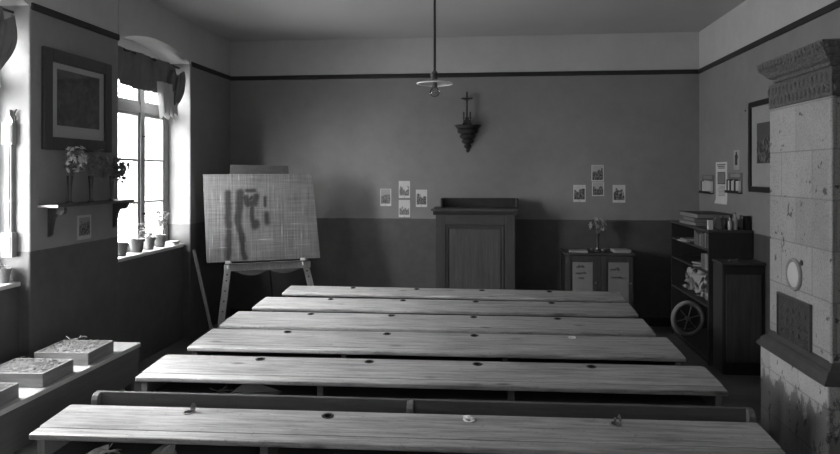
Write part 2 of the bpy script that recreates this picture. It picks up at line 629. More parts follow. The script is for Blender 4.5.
mb = MB(); mb.box(-4.05, XR + .54, YB - .25, D + .25, -.12, 0)
struct(mb.build('floor', M['floor']), 'dark worn board floor of the classroom', 'floor')
mb = MB(); mb.box(-4.05, XR + .54, YB - .25, D + .25, ZC, ZC + .12)
struct(mb.build('ceiling', M['ceiling']), 'plain pale plaster ceiling of the classroom', 'ceiling')
mb = MB(); mb.box(-4.05, XR + .25, D, D + .25, 0, ZC)
struct(mb.build('wall_back', M['wall']), 'far wall with crucifix and picture cards above dark dado', 'wall')
mb = MB(); mb.box(-4.05, XR + .25, YB - .25, YB, 0, ZC)
struct(mb.build('wall_front', M['wall']), 'wall at the near end of the room, behind the viewer', 'wall')
mb = MB()
ed = [YB] + [e for n in FILL_NICHES for e in n] + [D]
for i in range(0, len(ed), 2):
    mb.box(XR, XR + .54, ed[i], ed[i + 1], 0, ZC)
for y0, y1 in FILL_NICHES:
    mb.box(XR, XR + .54, y0, y1, 1.10 + ZH, ZC)
    mb.box(XR + .093, XR + .54, y0, y1, 0, 1.085)
struct(mb.build('wall_right', M['wall']), 'right wall behind the tiled stove and bookcase', 'wall')

mb = MB()
edges = [YB] + [e for n in NICHES for e in n] + [D]
for i in range(0, len(edges), 2):
    mb.box(-4.05, XL, edges[i], edges[i + 1], 0, ZC, .012 if i else 0)
for y0, y1 in NICHES:
    pts = []
    zs, rise = 3.235, .135
    for k in range(19):
        t = k / 18
        pts.append((y0 + (y1 - y0) * t, zs + rise * (1 - (2 * t - 1) ** 2)))
    mb.prism([(y0, ZC)] + pts + [(y1, ZC)], 'x', -4.05, XL)
    mb.box(-4.05, XP, y0, y1, 0, 1.085)
struct(mb.build('wall_left', M['wall']), 'left wall with deep arched window recesses', 'wall')

# picture rail (thin dark moulding), named trim
n_trim = 1
def rail(x0, x1, y0, y1):
    global n_trim
    b = MB(); b.box(x0, x1, y0, y1, ZT - .030, ZT + .026, .004)
    struct(b.build('trim_%d' % n_trim, M['rail'])); n_trim += 1
rail(XL, XR, D - .018, D)
rail(XR - .018, XR, YB, D - .018)
for y0, y1 in ((YB, 3.33), (4.89, 6.14), (7.70, D - .018)):
    rail(XL, XL + .018, y0 + .008, y1 - .008)
for nm, a in (('baseboard_back', (XL, XR, D - .02, D)), ('baseboard_right', (XR - .02, XR, YB, D - .02))):
    b = MB(); b.box(a[0], a[1], a[2], a[3], 0, .11, .005)
    struct(b.build(nm, M['black_wood']))

# windows -----------------------------------------------------------------
def window(i, y0, y1, right=False):
    w = bpy.data.objects.new('window_%d' % i, None); COL.objects.link(w)
    w.location = (XW, (y0 + y1) / 2, 1.10)
    if right:
        w.location.x = XR + XL - XW
        w.rotation_euler = (0, 0, PI)
    struct(w, 'tall casement window %s' % {1: 'at the left edge beside the pale barometer', 2: 'beyond the framed picture, four pots on its sill', 3: 'added far behind the viewer in the right wall for fill light', 4: 'added behind the viewer in the right wall for fill light, nearer one'}[i], 'window')
    hw = (y1 - y0) / 2
    zt = ZH                                     # height of the frame above the sill
    f = MB()
    f.box(-.10, 0, -hw, -hw + .075, 0, zt); f.box(-.10, 0, hw - .075, hw, 0, zt)
    f.box(-.10, 0, -hw + .075, hw - .075, 0, .07); f.box(-.10, 0, -hw + .075, hw - .075, zt - .07, zt)
    f.build('window_frame', M['window_paint'], w)
    MUL = (-.40, .18)
    if right: MUL = (-.18, .40)
    for my in MUL:
        m_ = MB(); m_.box(-.085, .012, my - .045, my + .045, .07, zt - .07, .006); m_.build('mullion', M['window_paint'], w)
    ztr = 1.555
    bays = [-hw + .075] + [v for my in MUL for v in (my - .045, my + .045)] + [hw - .075]
    for a, b_ in zip(bays[0::2], bays[1::2]):
        t = MB(); t.box(-.085, .010, a, b_, ztr - .045, ztr + .045, .006); t.build('transom', M['window_paint'], w)
        # sash rails
        for za, zb, bars in ((.07, ztr - .045, (.535, .995)), (ztr + .045, zt - .07, ())):
            s = MB()
            s.box(-.06, -.008, a, a + .035, za, zb); s.box(-.06, -.008, b_ - .035, b_, za, zb)
            s.box(-.06, -.008, a + .035, b_ - .035, za, za + .035); s.box(-.06, -.008, a + .035, b_ - .035, zb - .035, zb)
            s.build('sash', M['window_paint'], w)
            for zz in bars:
                g = MB(); g.box(-.05, -.012, a + .035, b_ - .035, zz - .011, zz + .011); g.build('glazing_bar', M['window_paint'], w)
            p = MB(); p.box(-.036, -.032, a + .03, b_ - .03, za + .03, zb - .03); p.build('pane', M['pane'], w)
    for zz in (.40, 1.25):                      # iron stays on the mullion
        h = MB(); h.box(.012, .03, MUL[1] - .01, MUL[1] + .09, zz, zz + .014, .003); h.build('catch', M['iron'], w)
    s = MB(); s.box(-.11, XP - XW + .022, -hw + .004, hw - .004, -.014, .022, .008); s.build('window_sill', M['sill'], w)
    return w
for i, (y0, y1) in enumerate(NICHES):
    window(i + 1, y0, y1)
for i, (y0, y1) in enumerate(FILL_NICHES):
    window(i + 3, y0, y1, True)

# wall above each window head, closing the arch
mb = MB()
for y0, y1 in NICHES:
    mb.box(-4.04, XW - .02, y0 - .01, y1 + .01, 1.10 + ZH, ZC - .01)
struct(mb.build('trim_9', M['wall']))

# ------------------------------------------------------------------ valances over the windows
def valance(y0, y1, label):
    t = thing('window_valance', label, 'curtain', ((XW + XL) / 2, y0, 3.17), 0, 'swagged valances over the windows')
    wid = y1 - y0
    r = MB(); r.tube([(0, .004, .02), (0, wid - .004, .02)], .011, 10); r.build('curtain_rod', M['iron'], t)
    def swag(u, v):
        y = .01 + u * (wid - .14)
        bot = -.235 - .12 * math.sin(PI * min(1, u * 1.05) ** .8) * (1 if u < .8 else .9)
        if u > .62:
            bot = bot - .02
        z = .035 + (bot - .035) * v
        x = .018 * math.sin(u * 46 + v * 2.2) * (.4 + .6 * v) + .014 * math.sin(u * 17 - v * 5) + .03 * v * math.sin(PI * u) + .016
        return (x, y, z)
    s = MB(); s.grid(swag, 90, 12, .004); s.build('swag', M['cloth'], t, smooth=True)
    def bunch(u, v):                            # dark gathered knot of cloth at the far end
        a = u * 2 * PI
        prof = (.050 + .055 * math.sin(PI * min(1, .12 + v * .95)) ** .7) * (1 - .45 * v ** 3)
        rr = prof * (1 + .20 * math.sin(a * 7 + v * 4) + .12 * math.sin(a * 3 + 1 + 5 * v))
        return (.085 + rr * math.cos(a) * .75, wid - .225 + rr * math.sin(a) * 1.05 - .07 * v * v, -.07 - v * .42 + .03 * math.sin(2 * a))
    s = MB(); s.grid(bunch, 84, 18, .003); s.build('gathered_knot', M['cloth'], t, smooth=True)
    def tail(u, v):                             # pale lining folds hanging beside it
        y = wid - .64 + u * .34
        return (.050 + .085 * abs(math.sin(u * 10.5 + .5 * v)) * (.6 + .5 * v), y - .02 * v, -.22 - v * (.42 - .10 * abs(math.sin(u * 9))))
    s = MB(); s.grid(tail, 56, 12, .003); s.build('lining_folds', M['cloth_pale'], t, smooth=True)
    for k in range(7):
        r = MB()
        r.lathe([(.016, -.004), (.020, 0), (.016, .004), (.013, 0), (.016, -.004)], 14, Matrix.Translation((0, .12 + k * (wid - .3) / 6, .020)) @ Matrix.Rotation(PI / 2, 4, 'X'))
        r.build('curtain_ring', M['iron'], t)
    return t
VAL = valance(NICHES[1][0], NICHES[1][1], 'dark swagged cloth valance over the window with the flower pots')
dup(VAL, (VAL.location.x, NICHES[0][0], 3.17), None, 'dark gathered cloth valance cut off at the top left picture corner')

# ------------------------------------------------------------------ school desks, benches, inkwells
ROWS = [  # xl, xr, near y mid, far y mid, slope
    (-2.372, 1.409, 3.330, 3.705, .028), (-2.335, 1.456, 4.312, 4.772, .023), (-2.335, 1.415, 5.080, 5.595, .021),
    (-2.385, 1.374, 5.825, 6.306, .013), (-2.370, 1.398, 6.612, 7.059, .012), (-2.321, 1.427, 7.410, 7.755, -.010)]
INKX = ((-1.655, -.876, -.108, .659), (-1.618, -.838, -.084, .691), (-1.669, -.837, -.122, .658), (-1.666, -.905, -.147, .611), (-1.655, -.894, -.145, .623), (-1.568, -.832, -.092, .655))
ORD = ('nearest the viewer', 'second from the viewer', 'third from the viewer', 'fourth from the viewer', 'fifth from the viewer', 'farthest from the viewer')
ZN, ZF = .610, .636
DESKS = []
def desk(i):
    xl, xr, yn, yf, sl = ROWS[i]
    cx, cy = (xl + xr) / 2, (yn + yf) / 2
    hw, hd = (xr - xl) / 2, (yf - yn) / 2
    rz = math.atan(sl)
    extra = {0: ', crumpled papers under its front edge', 1: ', bench back right before it', 2: ', white inkwell near its right end', 3: '', 4: '', 5: ''}[i]
    t = thing('school_desk', 'long pale worn wooden school desk, %s%s' % (ORD[i], extra), 'desk', (cx, cy, 0), rz, 'long school desks in rows')
    tilt = math.atan2(ZF - ZN, 2 * hd)
    MT = Matrix.Translation((0, -hd, ZN)) @ Matrix.Rotation(tilt, 4, 'X')
    dep = 2 * hd / math.cos(tilt)
    strip = .085
    top = MB()
    hol = [((x - cx), dep - .062, .027) for x in INKX[i]]
    top.holed([(-hw + .012, strip + .0006), (hw - .012, strip + .0006), (hw, strip + .012), (hw, dep - .012), (hw - .012, dep), (-hw + .012, dep), (-hw, dep - .012), (-hw, strip + .012)], hol, -.030, 0)
    bmesh.ops.transform(top.bm, matrix=MT, verts=top.bm.verts)
    top.build('desktop', M['desk'], t)
    fs = MB(); fs.box(-hw, hw, 0, strip, -.032, 0.0, .008, MT, 3); fs.build('front_strip', M['desk'], t, smooth=True)
    # supports
    for x in (-hw + .05, -hw * .35, hw * .30, hw - .05):
        lg = MB()
        lg.prism([(-hd + .035, 0), (-hd + .10, 0), (-hd + .09, .42), (hd - .04, .42), (hd - .05, 0), (hd + .0, 0), (hd - .008, ZF - .036), (-hd + .03, ZN - .036)][0:8], 'x', x - .02, x + .02)
        lg.build('leg', M['bench_end'] if abs(x) > hw * .8 else M['desk_dark'], t)
    sh = MB(); sh.box(-hw + .072, hw - .072, -hd + .05, hd - .03, .455, .475); sh.build('book_shelf', M['desk_dark'], t)
    fp = MB(); fp.box(-hw + .072, hw - .072, hd - .028, hd - .012, .14, ZF - .04); fp.build('front_panel', M['desk_dark'], t)
    DESKS.append((t, cx, cy, rz, hd, tilt, dep))
    return t
for i in range(6):
    desk(i)

def pt_on_desk(i, x, back):
    """point on desk i's top at room x, `back` metres from its far edge"""
    t, cx, cy, rz, hd, tilt, dep = DESKS[i]
    lx = (x - cx)                     # desks turn by under two degrees
    ly = -hd + (dep - back) * math.cos(tilt)
    lz = ZN + (dep - back) * math.sin(tilt)
    return (cx + lx * math.cos(rz) - ly * math.sin(rz), cy + lx * math.sin(rz) + ly * math.cos(rz), lz)

POS = ('first from the left', 'second from the left', 'third from the left', 'fourth from the left')
DK = ('the nearest desk', 'the second desk', 'the third desk', 'the fourth desk', 'the fifth desk', 'the farthest desk')
def inkwell(i, k):
    kind = {(0, 0): 'lid', (0, 2): 'white_broken', (0, 3): 'lid', (2, 3): 'white'}.get((i, k), 'dark')
    p = pt_on_desk(i, INKX[i][k], .062)
    if kind == 'dark':
        lab = 'dark sunken inkwell in %s, %s' % (DK[i], POS[k])
    elif kind == 'lid':
        lab = 'inkwell with raised metal lid in %s, %s' % (DK[i], POS[k])
    else:
        lab = 'white rimmed inkwell in %s, %s' % (DK[i], POS[k])
    t = thing('inkwell', lab, 'inkwell', p, DESKS[i][3], 'inkwells sunk in the desks')
    t.rotation_euler = (DESKS[i][5], 0, DESKS[i][3])
    c = MB()
    c.lathe([(0, -.045), (.022, -.045), (.0245, -.02), (.0245, .0012), (.033, .0012), (.034, .0035), (.031, .005), (.022, .004), (.0205, -.006), (.0205, -.03), (0, -.03)], 20)
    c.build('cup', M['porcelain'] if 'white' in kind else (M['steel'] if kind == 'lid' else M['iron']), t, smooth=True)
    n = MB(); n.lathe([(0, -.0285), (.0203, -.0285), (.0203, -.012), (0, -.012)], 16); n.build('ink', M['dark_glass'], t)
    if kind == 'lid':
        l = MB(); l.lathe([(0, 0), (.020, 0), (.022, .002), (.017, .005), (0, .006)], 18, Matrix.Translation((.024, .006, .028)) @ Matrix.Rotation(math.radians(74), 4, 'Y') @ Matrix.Rotation(.3, 4, 'X'))
        l.box(.0, .012, .022, .034, .002, .02, .002)
        l.tube([(.018, .012, .030), (.018, .004, .040)], .004, 8)
        l.build('lid', M['steel'], t, smooth=True)
    if kind == 'white_broken':
        l = MB(); l.blob((-.010, .004, .014), .017, 2, .18, (1.3, .8, .6))
        l.build('broken_lid', M['porcelain'], t, smooth=True)
    return t
for i in range(6):
    for k in range(4):
        inkwell(i, k)

def bench(i):
    """backed bench standing on the viewer's side of desk i (i = 1..5)"""
    xl, xr, yn, yf, sl = ROWS[i]
    prev = ROWS[i - 1]
    yb = prev[3] + (.135 if i == 1 else .06)
    if i == 1:
        xl, xr = -2.315, 1.43
    zb = {1: .668, 2: .59, 3: .585, 4: .585, 5: .61}[i]
    cx, hw = (xl + xr) / 2, (xr - xl) / 2
    rz = math.atan((sl + prev[4]) / 2)
    lab = {1: 'dark bench with worn backrest in two lengths, just beyond the nearest desk', 2: 'dark low bench hidden between the second and third desks', 3: 'dark low bench hidden between the third and fourth desks', 4: 'dark low bench hidden between the fourth and fifth desks', 5: 'dark low bench in front of the farthest desk, end just showing'}[i]
    t = thing('school_bench', lab, 'bench', (cx, yb, 0), rz, 'low school benches')
    dseat = min(.24, yn - yb - .005)
    se = MB(); se.box(-hw, hw, .03, dseat, .335, .36, .006); se.build('seat', M['bench'], t)
    seam = -.45 - cx
    for a, b in ((-hw, seam - .004), (seam + .004, hw)):
        r = MB(); r.box(a, b, 0, .024, zb - .17, zb, .006); r.build('backrest', M['bench'], t)
    for x in (-hw + .02, seam, hw - .02):
        e = MB()
        e.prism([(.026, 0), (.075, 0), (.07, .33), (dseat - .03, .33), (dseat - .045, .0), (dseat, 0), (dseat, .334), (.055, .334), (.05, zb - .03), (.044, zb - .012), (.026, zb - .02)], 'x', x - .018, x + .018)
        if i == 1:                              # cheeks clasp the backrest on the viewer's side too
            e.prism([(-.050, .30), (-.0005, .30), (-.0005, zb - .004), (-.018, zb - .002), (-.036, zb - .012), (-.048, zb - .035)], 'x', x - .018, x + .018, .003)
        e.build('bench_end', M['bench_end'], t)
    return t
for i in range(1, 6):
    bench(i)

# crumpled papers on the under-desk shelves
def crumple(name, label, loc, size, mat, rz=0.0, curls=5, seed=1):
    rnd = random.Random(seed)
    b = MB()
    for c in range(curls):
        a = rnd.uniform(0, 2 * PI); ln = size * rnd.uniform(.6, 1.1); w = size * rnd.uniform(.25, .5)
        ox, oy = rnd.uniform(-.4, .4) * size, rnd.uniform(-.25, .25) * size
        tw = rnd.uniform(-1.2, 1.2); lift = rnd.uniform(.25, .75)
        ca, sa = math.cos(a), math.sin(a)
        def f(u, v, ca=ca, sa=sa, ln=ln, w=w, ox=ox, oy=oy, tw=tw, lift=lift):
            s = (u - .5) * ln; q = (v - .5) * w * (1 - .5 * abs(2 * u - 1))
            z = lift * size * (u ** 1.5) * .55 + q * math.sin(tw * u) + .12 * abs(q)
            return (ox + ca * s - sa * q * math.cos(tw * u), oy + sa * s + ca * q * math.cos(tw * u), min(.085, max(.001, z + .3 * w * abs(math.sin(tw)))))
        b.grid(f, 8, 5, .0016)
    zmin = min(v.co.z for v in b.bm.verts)
    bmesh.ops.translate(b.bm, verts=b.bm.verts, vec=(0, 0, -zmin))
    o = b.build(name, mat, None, loc, smooth=True)
    o.rotation_euler = (0, 0, rz)
    return tag(o, label, 'paper', 'crumpled papers under the desks')
crumple('crumpled_paper', 'pale torn crumpled paper under the nearest desk, leftmost of two', (-2.03, 3.385, .4755), .14, M['paper'], 0, 5, 3)
crumple('crumpled_paper', 'grey crumpled paper under the nearest desk, right of the paler one', (-1.68, 3.40, .4755), .14, M['mat'], .3, 5, 8)
crumple('crumpled_paper', 'small grey crumpled paper under the left end of the second desk', (-1.80, 4.40, .4755), .10, M['old_paper'], 0, 4, 5)
def folded():
    b = MB()
    b.hexa([(-.17, -.05, 0), (.15, -.06, 0), (.16, .08, 0), (-.15, .08, 0), (-.16, -.045, .016), (.145, -.055, .004), (.155, .075, .004), (-.06, .02, .085)])
    return tag(b.build('folded_paper', M['old_paper'], None, (-1.56, 4.41, .4755)), 'folded grey paper sheet peaking under the second desk', 'paper')
folded()

# ------------------------------------------------------------------ bench with soil trays by the left wall
t = thing('window_bench', 'long low bench with pale top along the left wall carrying soil trays', 'bench', (-3.0, 3.6, 0))
o = Vector((-3.0, 3.6, 0))
b = MB(); b.box(-.28, .26, -1.3, 1.515, .585, .618, .006); b.build('bench_top', M['bench_top_y'], t)
b = MB(); b.box(.225, .25, -1.3, 1.50, .33, .585, .004); b.build('apron', M['bench_apron_y'], t)
b = MB(); b.box(-.28, .225, 1.475, 1.50, .33, .585, .004); b.build('end_panel', M['bench_apron_y'], t)
for x, y in ((.20, 1.45), (-.25, 1.45), (.20, 0.1), (-.25, 0.1), (.20, -1.25), (-.25, -1.25)):
    b = MB(); b.box(x - .025, x + .025, y - .025, y + .025, 0, .585, .004); b.build('leg', M['bench_apron_y'], t)

def soil_tray(loc, rz, w, d, label, seed):
    rnd = random.Random(seed)
    t = thing('soil_tray', label, 'tray', loc, rz, 'wooden trays of dry soil')
    h, th = .088, .016
    for y in (-d / 2, d / 2 - th):
        s = MB(); s.box(-w / 2, w / 2, y, y + th, 0, h, .003); s.build('long_side', M['tray_wood'], t)
    for x in (-w / 2, w / 2 - th):
        s = MB(); s.box(x, x + th, -d / 2 + th, d / 2 - th, 0, h, .003); s.build('end_side', M['tray_wood_y'], t)
    s = MB(); s.box(-w / 2 + th, w / 2 - th, -d / 2 + th, d / 2 - th, .002, .014); s.build('tray_floor', M['tray_wood'], t)
    nx, ny = 26, 26
    hs = [[rnd.uniform(-.006, .010) + .014 * math.sin(3 * i / nx) * math.sin(3.1 * j / ny) for j in range(ny + 1)] for i in range(nx + 1)]
    def f(u, v):
        return ((u - .5) * (w - 2 * th), (v - .5) * (d - 2 * th), h - .008 + .016 * math.sin(PI * u) * math.sin(PI * v) + .7 * hs[int(round(u * nx))][int(round(v * ny))])
    s = MB(); s.grid(f, nx, ny)
    so = s.build('soil', M['soil'], t); so['kind'] = 'stuff'
    s = MB()
    for k in range(90):
        x, y = rnd.uniform(-.40, .40) * w, rnd.uniform(-.38, .38) * d
        a = rnd.uniform(0, 2 * PI); ln = rnd.uniform(.010, .038); up = rnd.choice((0, 0, .1, .35))
        z = h + .006 + .012 * math.cos(PI * x / w) * math.cos(PI * y / d)
        s.tube([(x, y, z), (x + math.cos(a) * ln * .5, y + math.sin(a) * ln * .5, z + .006 + up * ln * .5), (x + math.cos(a) * ln, y + math.sin(a) * ln, z + up * ln)], rnd.uniform(.0008, .0018), 5)
    for k in range(12):
        s.blob((rnd.uniform(-.42, .42) * w, rnd.uniform(-.4, .4) * d, h + .004), rnd.uniform(.003, .009), 1, .25, (1, 1, .6))
    so = s.build('dry_stalks', M['straw'], t); so['kind'] = 'stuff'
    return t
tr = soil_tray((-2.975, 4.625, .618), .06, .385, .36, 'wooden tray of dry soil with a twig, farthest along the window bench', 11)
b = MB(); b.tube([(-.06, .02, .085), (-.055, .03, .13), (-.09, .04, .15)], .004, 6); b.tube([(-.055, .03, .125), (0, .05, .135), (.04, .05, .15), (.06, .05, .14)], .0035, 6); b.tube([(0, .05, .135), (.03, .03, .16)], .003, 6)
b.build('twig', M['straw'], tr)
soil_tray((-2.975, 4.13, .618), .05, .40, .34, 'wooden tray of pale dry soil, middle one on the window bench', 12)
soil_tray((-2.98, 3.585, .618), .05, .40, .38, 'wooden soil tray cut by the left picture edge, nearest on the window bench', 13)

# ------------------------------------------------------------------ things on the sills
def plant_pot(loc, label, r, h, leaves, seed, flowers=0, tall=.12):
    rnd = random.Random(seed)
    t = thing('flower_pot', label, 'potted plant', loc, 0, 'flower pots on the window sill')
    b = MB(); b.lathe([(0, 0), (r * .72, 0), (r * .95, h * .78), (r * 1.06, h * .78), (r * 1.08, h), (r * .96, h), (r * .92, h * .86), (0, h * .86)], 24); b.build('pot', M['terracotta'], t, smooth=True)
    b = MB(); b.lathe([(0, h * .93), (r * .6, h * .91), (r * .93, h * .87)], 20); b.build('soil', M['dark_soil'], t)
    if leaves:
        st, lf, fl = MB(), MB(), MB()
        for k in range(leaves):
            a = rnd.uniform(0, 2 * PI); rr = rnd.uniform(.1, .6) * r; hh = h * .9 + tall * rnd.uniform(.5, 1)
            tip = Vector((rr * math.cos(a) * 1.6, rr * math.sin(a) * 1.6, hh))
            st.tube([(rr * .3 * math.cos(a), rr * .3 * math.sin(a), h * .88), (tip.x * .7, tip.y * .7, (h + hh) / 2), tip], .002, 5)
            for q in range(4):
                d = Vector((math.cos(a + q * 1.6), math.sin(a + q * 1.6), rnd.uniform(-.1, .6)))
                lf.leaf(tip * (1 - .12 * q) if False else tip - Vector((0, 0, .018 * q)), d, rnd.uniform(.045, .075), .034, .3, rnd.uniform(-.5, .5))
            if k < flowers:
                for q in range(6):
                    fl.leaf(tip + Vector((0, 0, .004)), (math.cos(q * PI / 3), math.sin(q * PI / 3), .35), .026, .018, .3)
        st.build('stems', M['leaf'], t); lf.build('leaves', M['leaf'], t)
        if flowers:
            fl.build('blossoms', M['petal'], t)
        else:
            fl.bm.free()
    return t
SZ = 1.122
plant_pot((-3.69, 6.485, SZ), 'dark empty clay pot nearest the wall pier on the sill', .070, .13, 0, 1)
plant_pot((-3.69, 6.80, SZ), 'clay pot with a small seedling, second along the sill', .075, .14, 6, 2, 0, .20)
plant_pot((-3.69, 7.05, SZ), 'clay pot with a low sprout, third along the sill', .068, .13, 4, 3, 0, .08)
plant_pot((-3.70, 7.33, SZ), 'clay pot with white flowering plant at the sill\'s far end', .068, .135, 12, 4, 7, .30)
plant_pot((-3.668, 4.80, SZ), 'dark clay pot on the sill at the left picture edge', .055, .11, 2, 6, 0, .06)
for k, (x, y, z, w, d, h, a) in enumerate(((-3.68, 7.555, SZ, .13, .18, .022, .1), (-3.675, 7.56, SZ + .022, .11, .16, .018, -.12))):
    b = MB(); b.box(-w / 2, w / 2, -d / 2, d / 2, 0, h, .003)
    o_ = b.build('booklet', M['paper'] if k == 0 else M['old_paper'], None, (x, y, z)); o_.rotation_euler = (0, 0, a)
    tag(o_, ('pale booklet lying at the far end of the window sill, underneath' if k == 0 else 'greyish booklet lying on top of another at the sill end'), 'book')

# tall carved barometer on the reveal of the nearer recess
t = thing('wall_barometer', 'tall narrow pale wooden barometer hanging on the bright left reveal', 'barometer', (-3.668, 4.89, 1.31))
b = MB(); b.box(-.048, .048, -.055, 0, 0, .19, .004); b.box(-.038, .038, -.060, -.05, .02, .165, .003); b.build('cistern_box', M['barometer'], t)
b = MB(); b.box(-.026, .026, -.035, 0, .19, .86, .004); b.box(-.012, .012, -.041, -.034, .21, .85, .002); b.box(-.032, .032, -.040, 0, .42, .44, .003); b.build('shaft', M['barometer'], t)
b = MB(); b.box(-.045, .045, -.050, 0, .86, 1.03, .005); b.box(-.036, .036, -.056, -.048, .88, 1.01, .003); b.build('dial_box', M['barometer'], t)
b = MB(); b.prism([(-.04, 1.03), (.04, 1.03), (.03, 1.06), (.012, 1.085), (.010, 1.13), (-.010, 1.13), (-.012, 1.085), (-.03, 1.06)], 'y', -.032, 0, .003); b.build('crest', M['barometer'], t)
b = MB(); b.tube([(.046, -.02, 1.03), (.05, -.02, 1.07), (.036, -.02, 1.09), (.048, -.02, 1.12), (.06, -.02, 1.13)], .007, 8); b.build('scroll', M['iron'], t, smooth=True)

# curved stick leaning in the corner
p, q = Vector((-3.06, 7.34, 0.005)), Vector((-3.495, 7.748, 1.045))
b = MB(); b.bar(p, q, .036, .018, .004, (1, -1, 0))
tag(b.build('wooden_stick', M['bench'], None, None, False, p), 'flat wooden stick leaning against the left wall beside the easel', 'stick')

# ------------------------------------------------------------------ pier: picture, shelf, vases, small print
def framed_picture(name, label, loc, w, h, fw, axis, print_seed, mount=True, frame='frame', pw=.62, ph=.62, pdz=.03, sky=.25, dark=.03, hor=.12):
    """axis +1: hangs on the left wall facing +x; -1: on the right wall facing -x"""
    t = thing(name, label, 'picture', loc)
    s = axis
    f = MB()
    X = lambda a, b_: (min(s * a, s * b_), max(s * a, s * b_))
    for y0, y1, z0, z1 in ((-w / 2, -w / 2 + fw, 0, h), (w / 2 - fw, w / 2, 0, h), (-w / 2 + fw, w / 2 - fw, 0, fw), (-w / 2 + fw, w / 2 - fw, h - fw, h)):
        f.box(*X(0, .032), y0, y1, z0, z1, .006)
    f.build('frame', M[frame], t)
    g = MB(); g.box(*X(.002, .012), -w / 2 + fw, w / 2 - fw, fw, h - fw); g.build('mount', M['mat'], t)
    iw, ih = (w - 2 * fw) * pw, (h - 2 * fw) * ph
    g = MB(); g.box(*X(.0125, .0145), -iw / 2, iw / 2, h / 2 - ih / 2 + pdz, h / 2 + ih / 2 + pdz); g.build('printed_picture', print_mat('print_%d' % print_seed, print_seed, sky, dark, hor, 9.0 if hor < 1 else 6.0, .22 if hor < 1 else .05), t)
    g = MB(); g.box(*X(.018, .020), -w / 2 + fw - .003, w / 2 - fw + .003, fw - .003, h - fw + .003); g.build('picture_glass', M['picture_glass'], t)
    return t
framed_picture('framed_picture', 'large framed dark print with pale mount on the pier between windows', (XL, 5.497, 2.14), .96, .815, .105, 1, 3, True, 'frame', .80, .76, .025, .10, .045, 2.0)

b = MB(); b.box(0, .004, -.10, .10, 0, .21)
t = thing('small_print', 'small upright portrait print below the flower shelf', 'picture', (XL, 5.588, 1.378))
b.build('sheet', M['mat'], t)
b = MB(); b.box(.0045, .0055, -.078, .078, .035, .19); b.build('printed_picture', print_mat('print_19', 19, .25, .03, .25), t)

t = thing('wall_shelf', 'dark narrow wall shelf on two brackets holding three flower vases', 'shelf', (XL, 5.557, 1.66))
b = MB(); b.box(0, .168, -.575, .575, .022, .045, .004); b.build('shelf_board', M['dark_wood_x'], t)
b = MB(); b.box(.0, .168, -.580, -.5752, .024, .043, .001); b.build('pale_end_strip', M['sill'], t)
for y in (-.44, .50):
    b = MB()
    pts = [(0, .022), (.135, .022), (.14, -.005), (.128, -.035), (.10, -.045), (.07, -.035), (.045, -.07), (.03, -.14), (.022, -.20), (0, -.22)]
    b.prism(pts, 'y', y - .02, y + .02, 0)
    b.build('bracket', M['dark_wood'], t)

def bouquet(t, petal, rnd, c, sx, sy, sz, n, leafy=4, pet=.030, neck=.19):
    """stems, leaves and many small blossoms filling an egg-shaped bush round c"""
    st, lf, fl = MB(), MB(), MB()
    for k in range(n):
        while True:
            q = Vector((rnd.uniform(-1, 1), rnd.uniform(-1, 1), rnd.uniform(-1, 1)))
            if .35 < q.length < 1:
                break
        p = Vector((c[0] + q.x * sx, c[1] + q.y * sy, c[2] + q.z * sz))
        st.tube([(0, 0, neck - .02), (p.x * .4, p.y * .4, neck + (p.z - neck) * .55), p], .0016, 5)
        if k % leafy == 0:
            for j in range(3):
                lf.leaf(p, (rnd.uniform(-1, 1), rnd.uniform(-1, 1), rnd.uniform(-.6, .5)), .055, .024, .3, rnd.uniform(-1, 1))
        else:
            nrm = Vector((q.x, q.y, q.z + .2)).normalized()
            e1 = nrm.orthogonal().normalized(); e2 = nrm.cross(e1)
            m = rnd.choice((6, 7, 8)); s_ = pet * rnd.uniform(.7, 1.15)
            for j in range(m):
                a = j * 2 * PI / m
                fl.leaf(p, e1 * math.cos(a) + e2 * math.sin(a) + nrm * .3, s_, s_ * .62, .2)
            fl.blob(p + nrm * .003, s_ * .28, 1, .1)
    st.build('stems', M['leaf'], t)
    lo = lf.build('leaves', M['leaf'], t)
    fl.build('blossoms', M[petal], t)
def vase(y, label, petal, seed, dims, pale=False):
    rnd = random.Random(seed)
    t = thing('flower_vase', label, 'vase', (-3.43, y, 1.705), 0, 'vases of flowers on the wall shelf')
    b = MB(); b.lathe([(0, 0), (.030, 0), (.031, .006), (.013, .018), (.012, .06), (.015, .12), (.020, .19), (.024, .225), (.021, .225), (.015, .16), (0, .14)], 20); b.build('vase_body', M['vase'], t, smooth=True)
    sy, sz, zc, dy, n = dims
    bouquet(t, petal, rnd, (.045, dy, zc), .050, sy, sz, n, 4, .030, .21)
    return t
vase(5.261, 'vase with pale daisy-like flowers, leftmost on the wall shelf', 'petal', 21, (.125, .135, .36, .02, 46))
vase(5.557, 'slim dark vase of grey flowers, middle of the wall shelf', 'petal_mid', 22, (.145, .135, .335, .05, 52))
vase(5.885, 'dark vase of dark drooping flowers at the shelf\'s window end', 'petal_dark', 23, (.130, .125, .285, .05, 52))

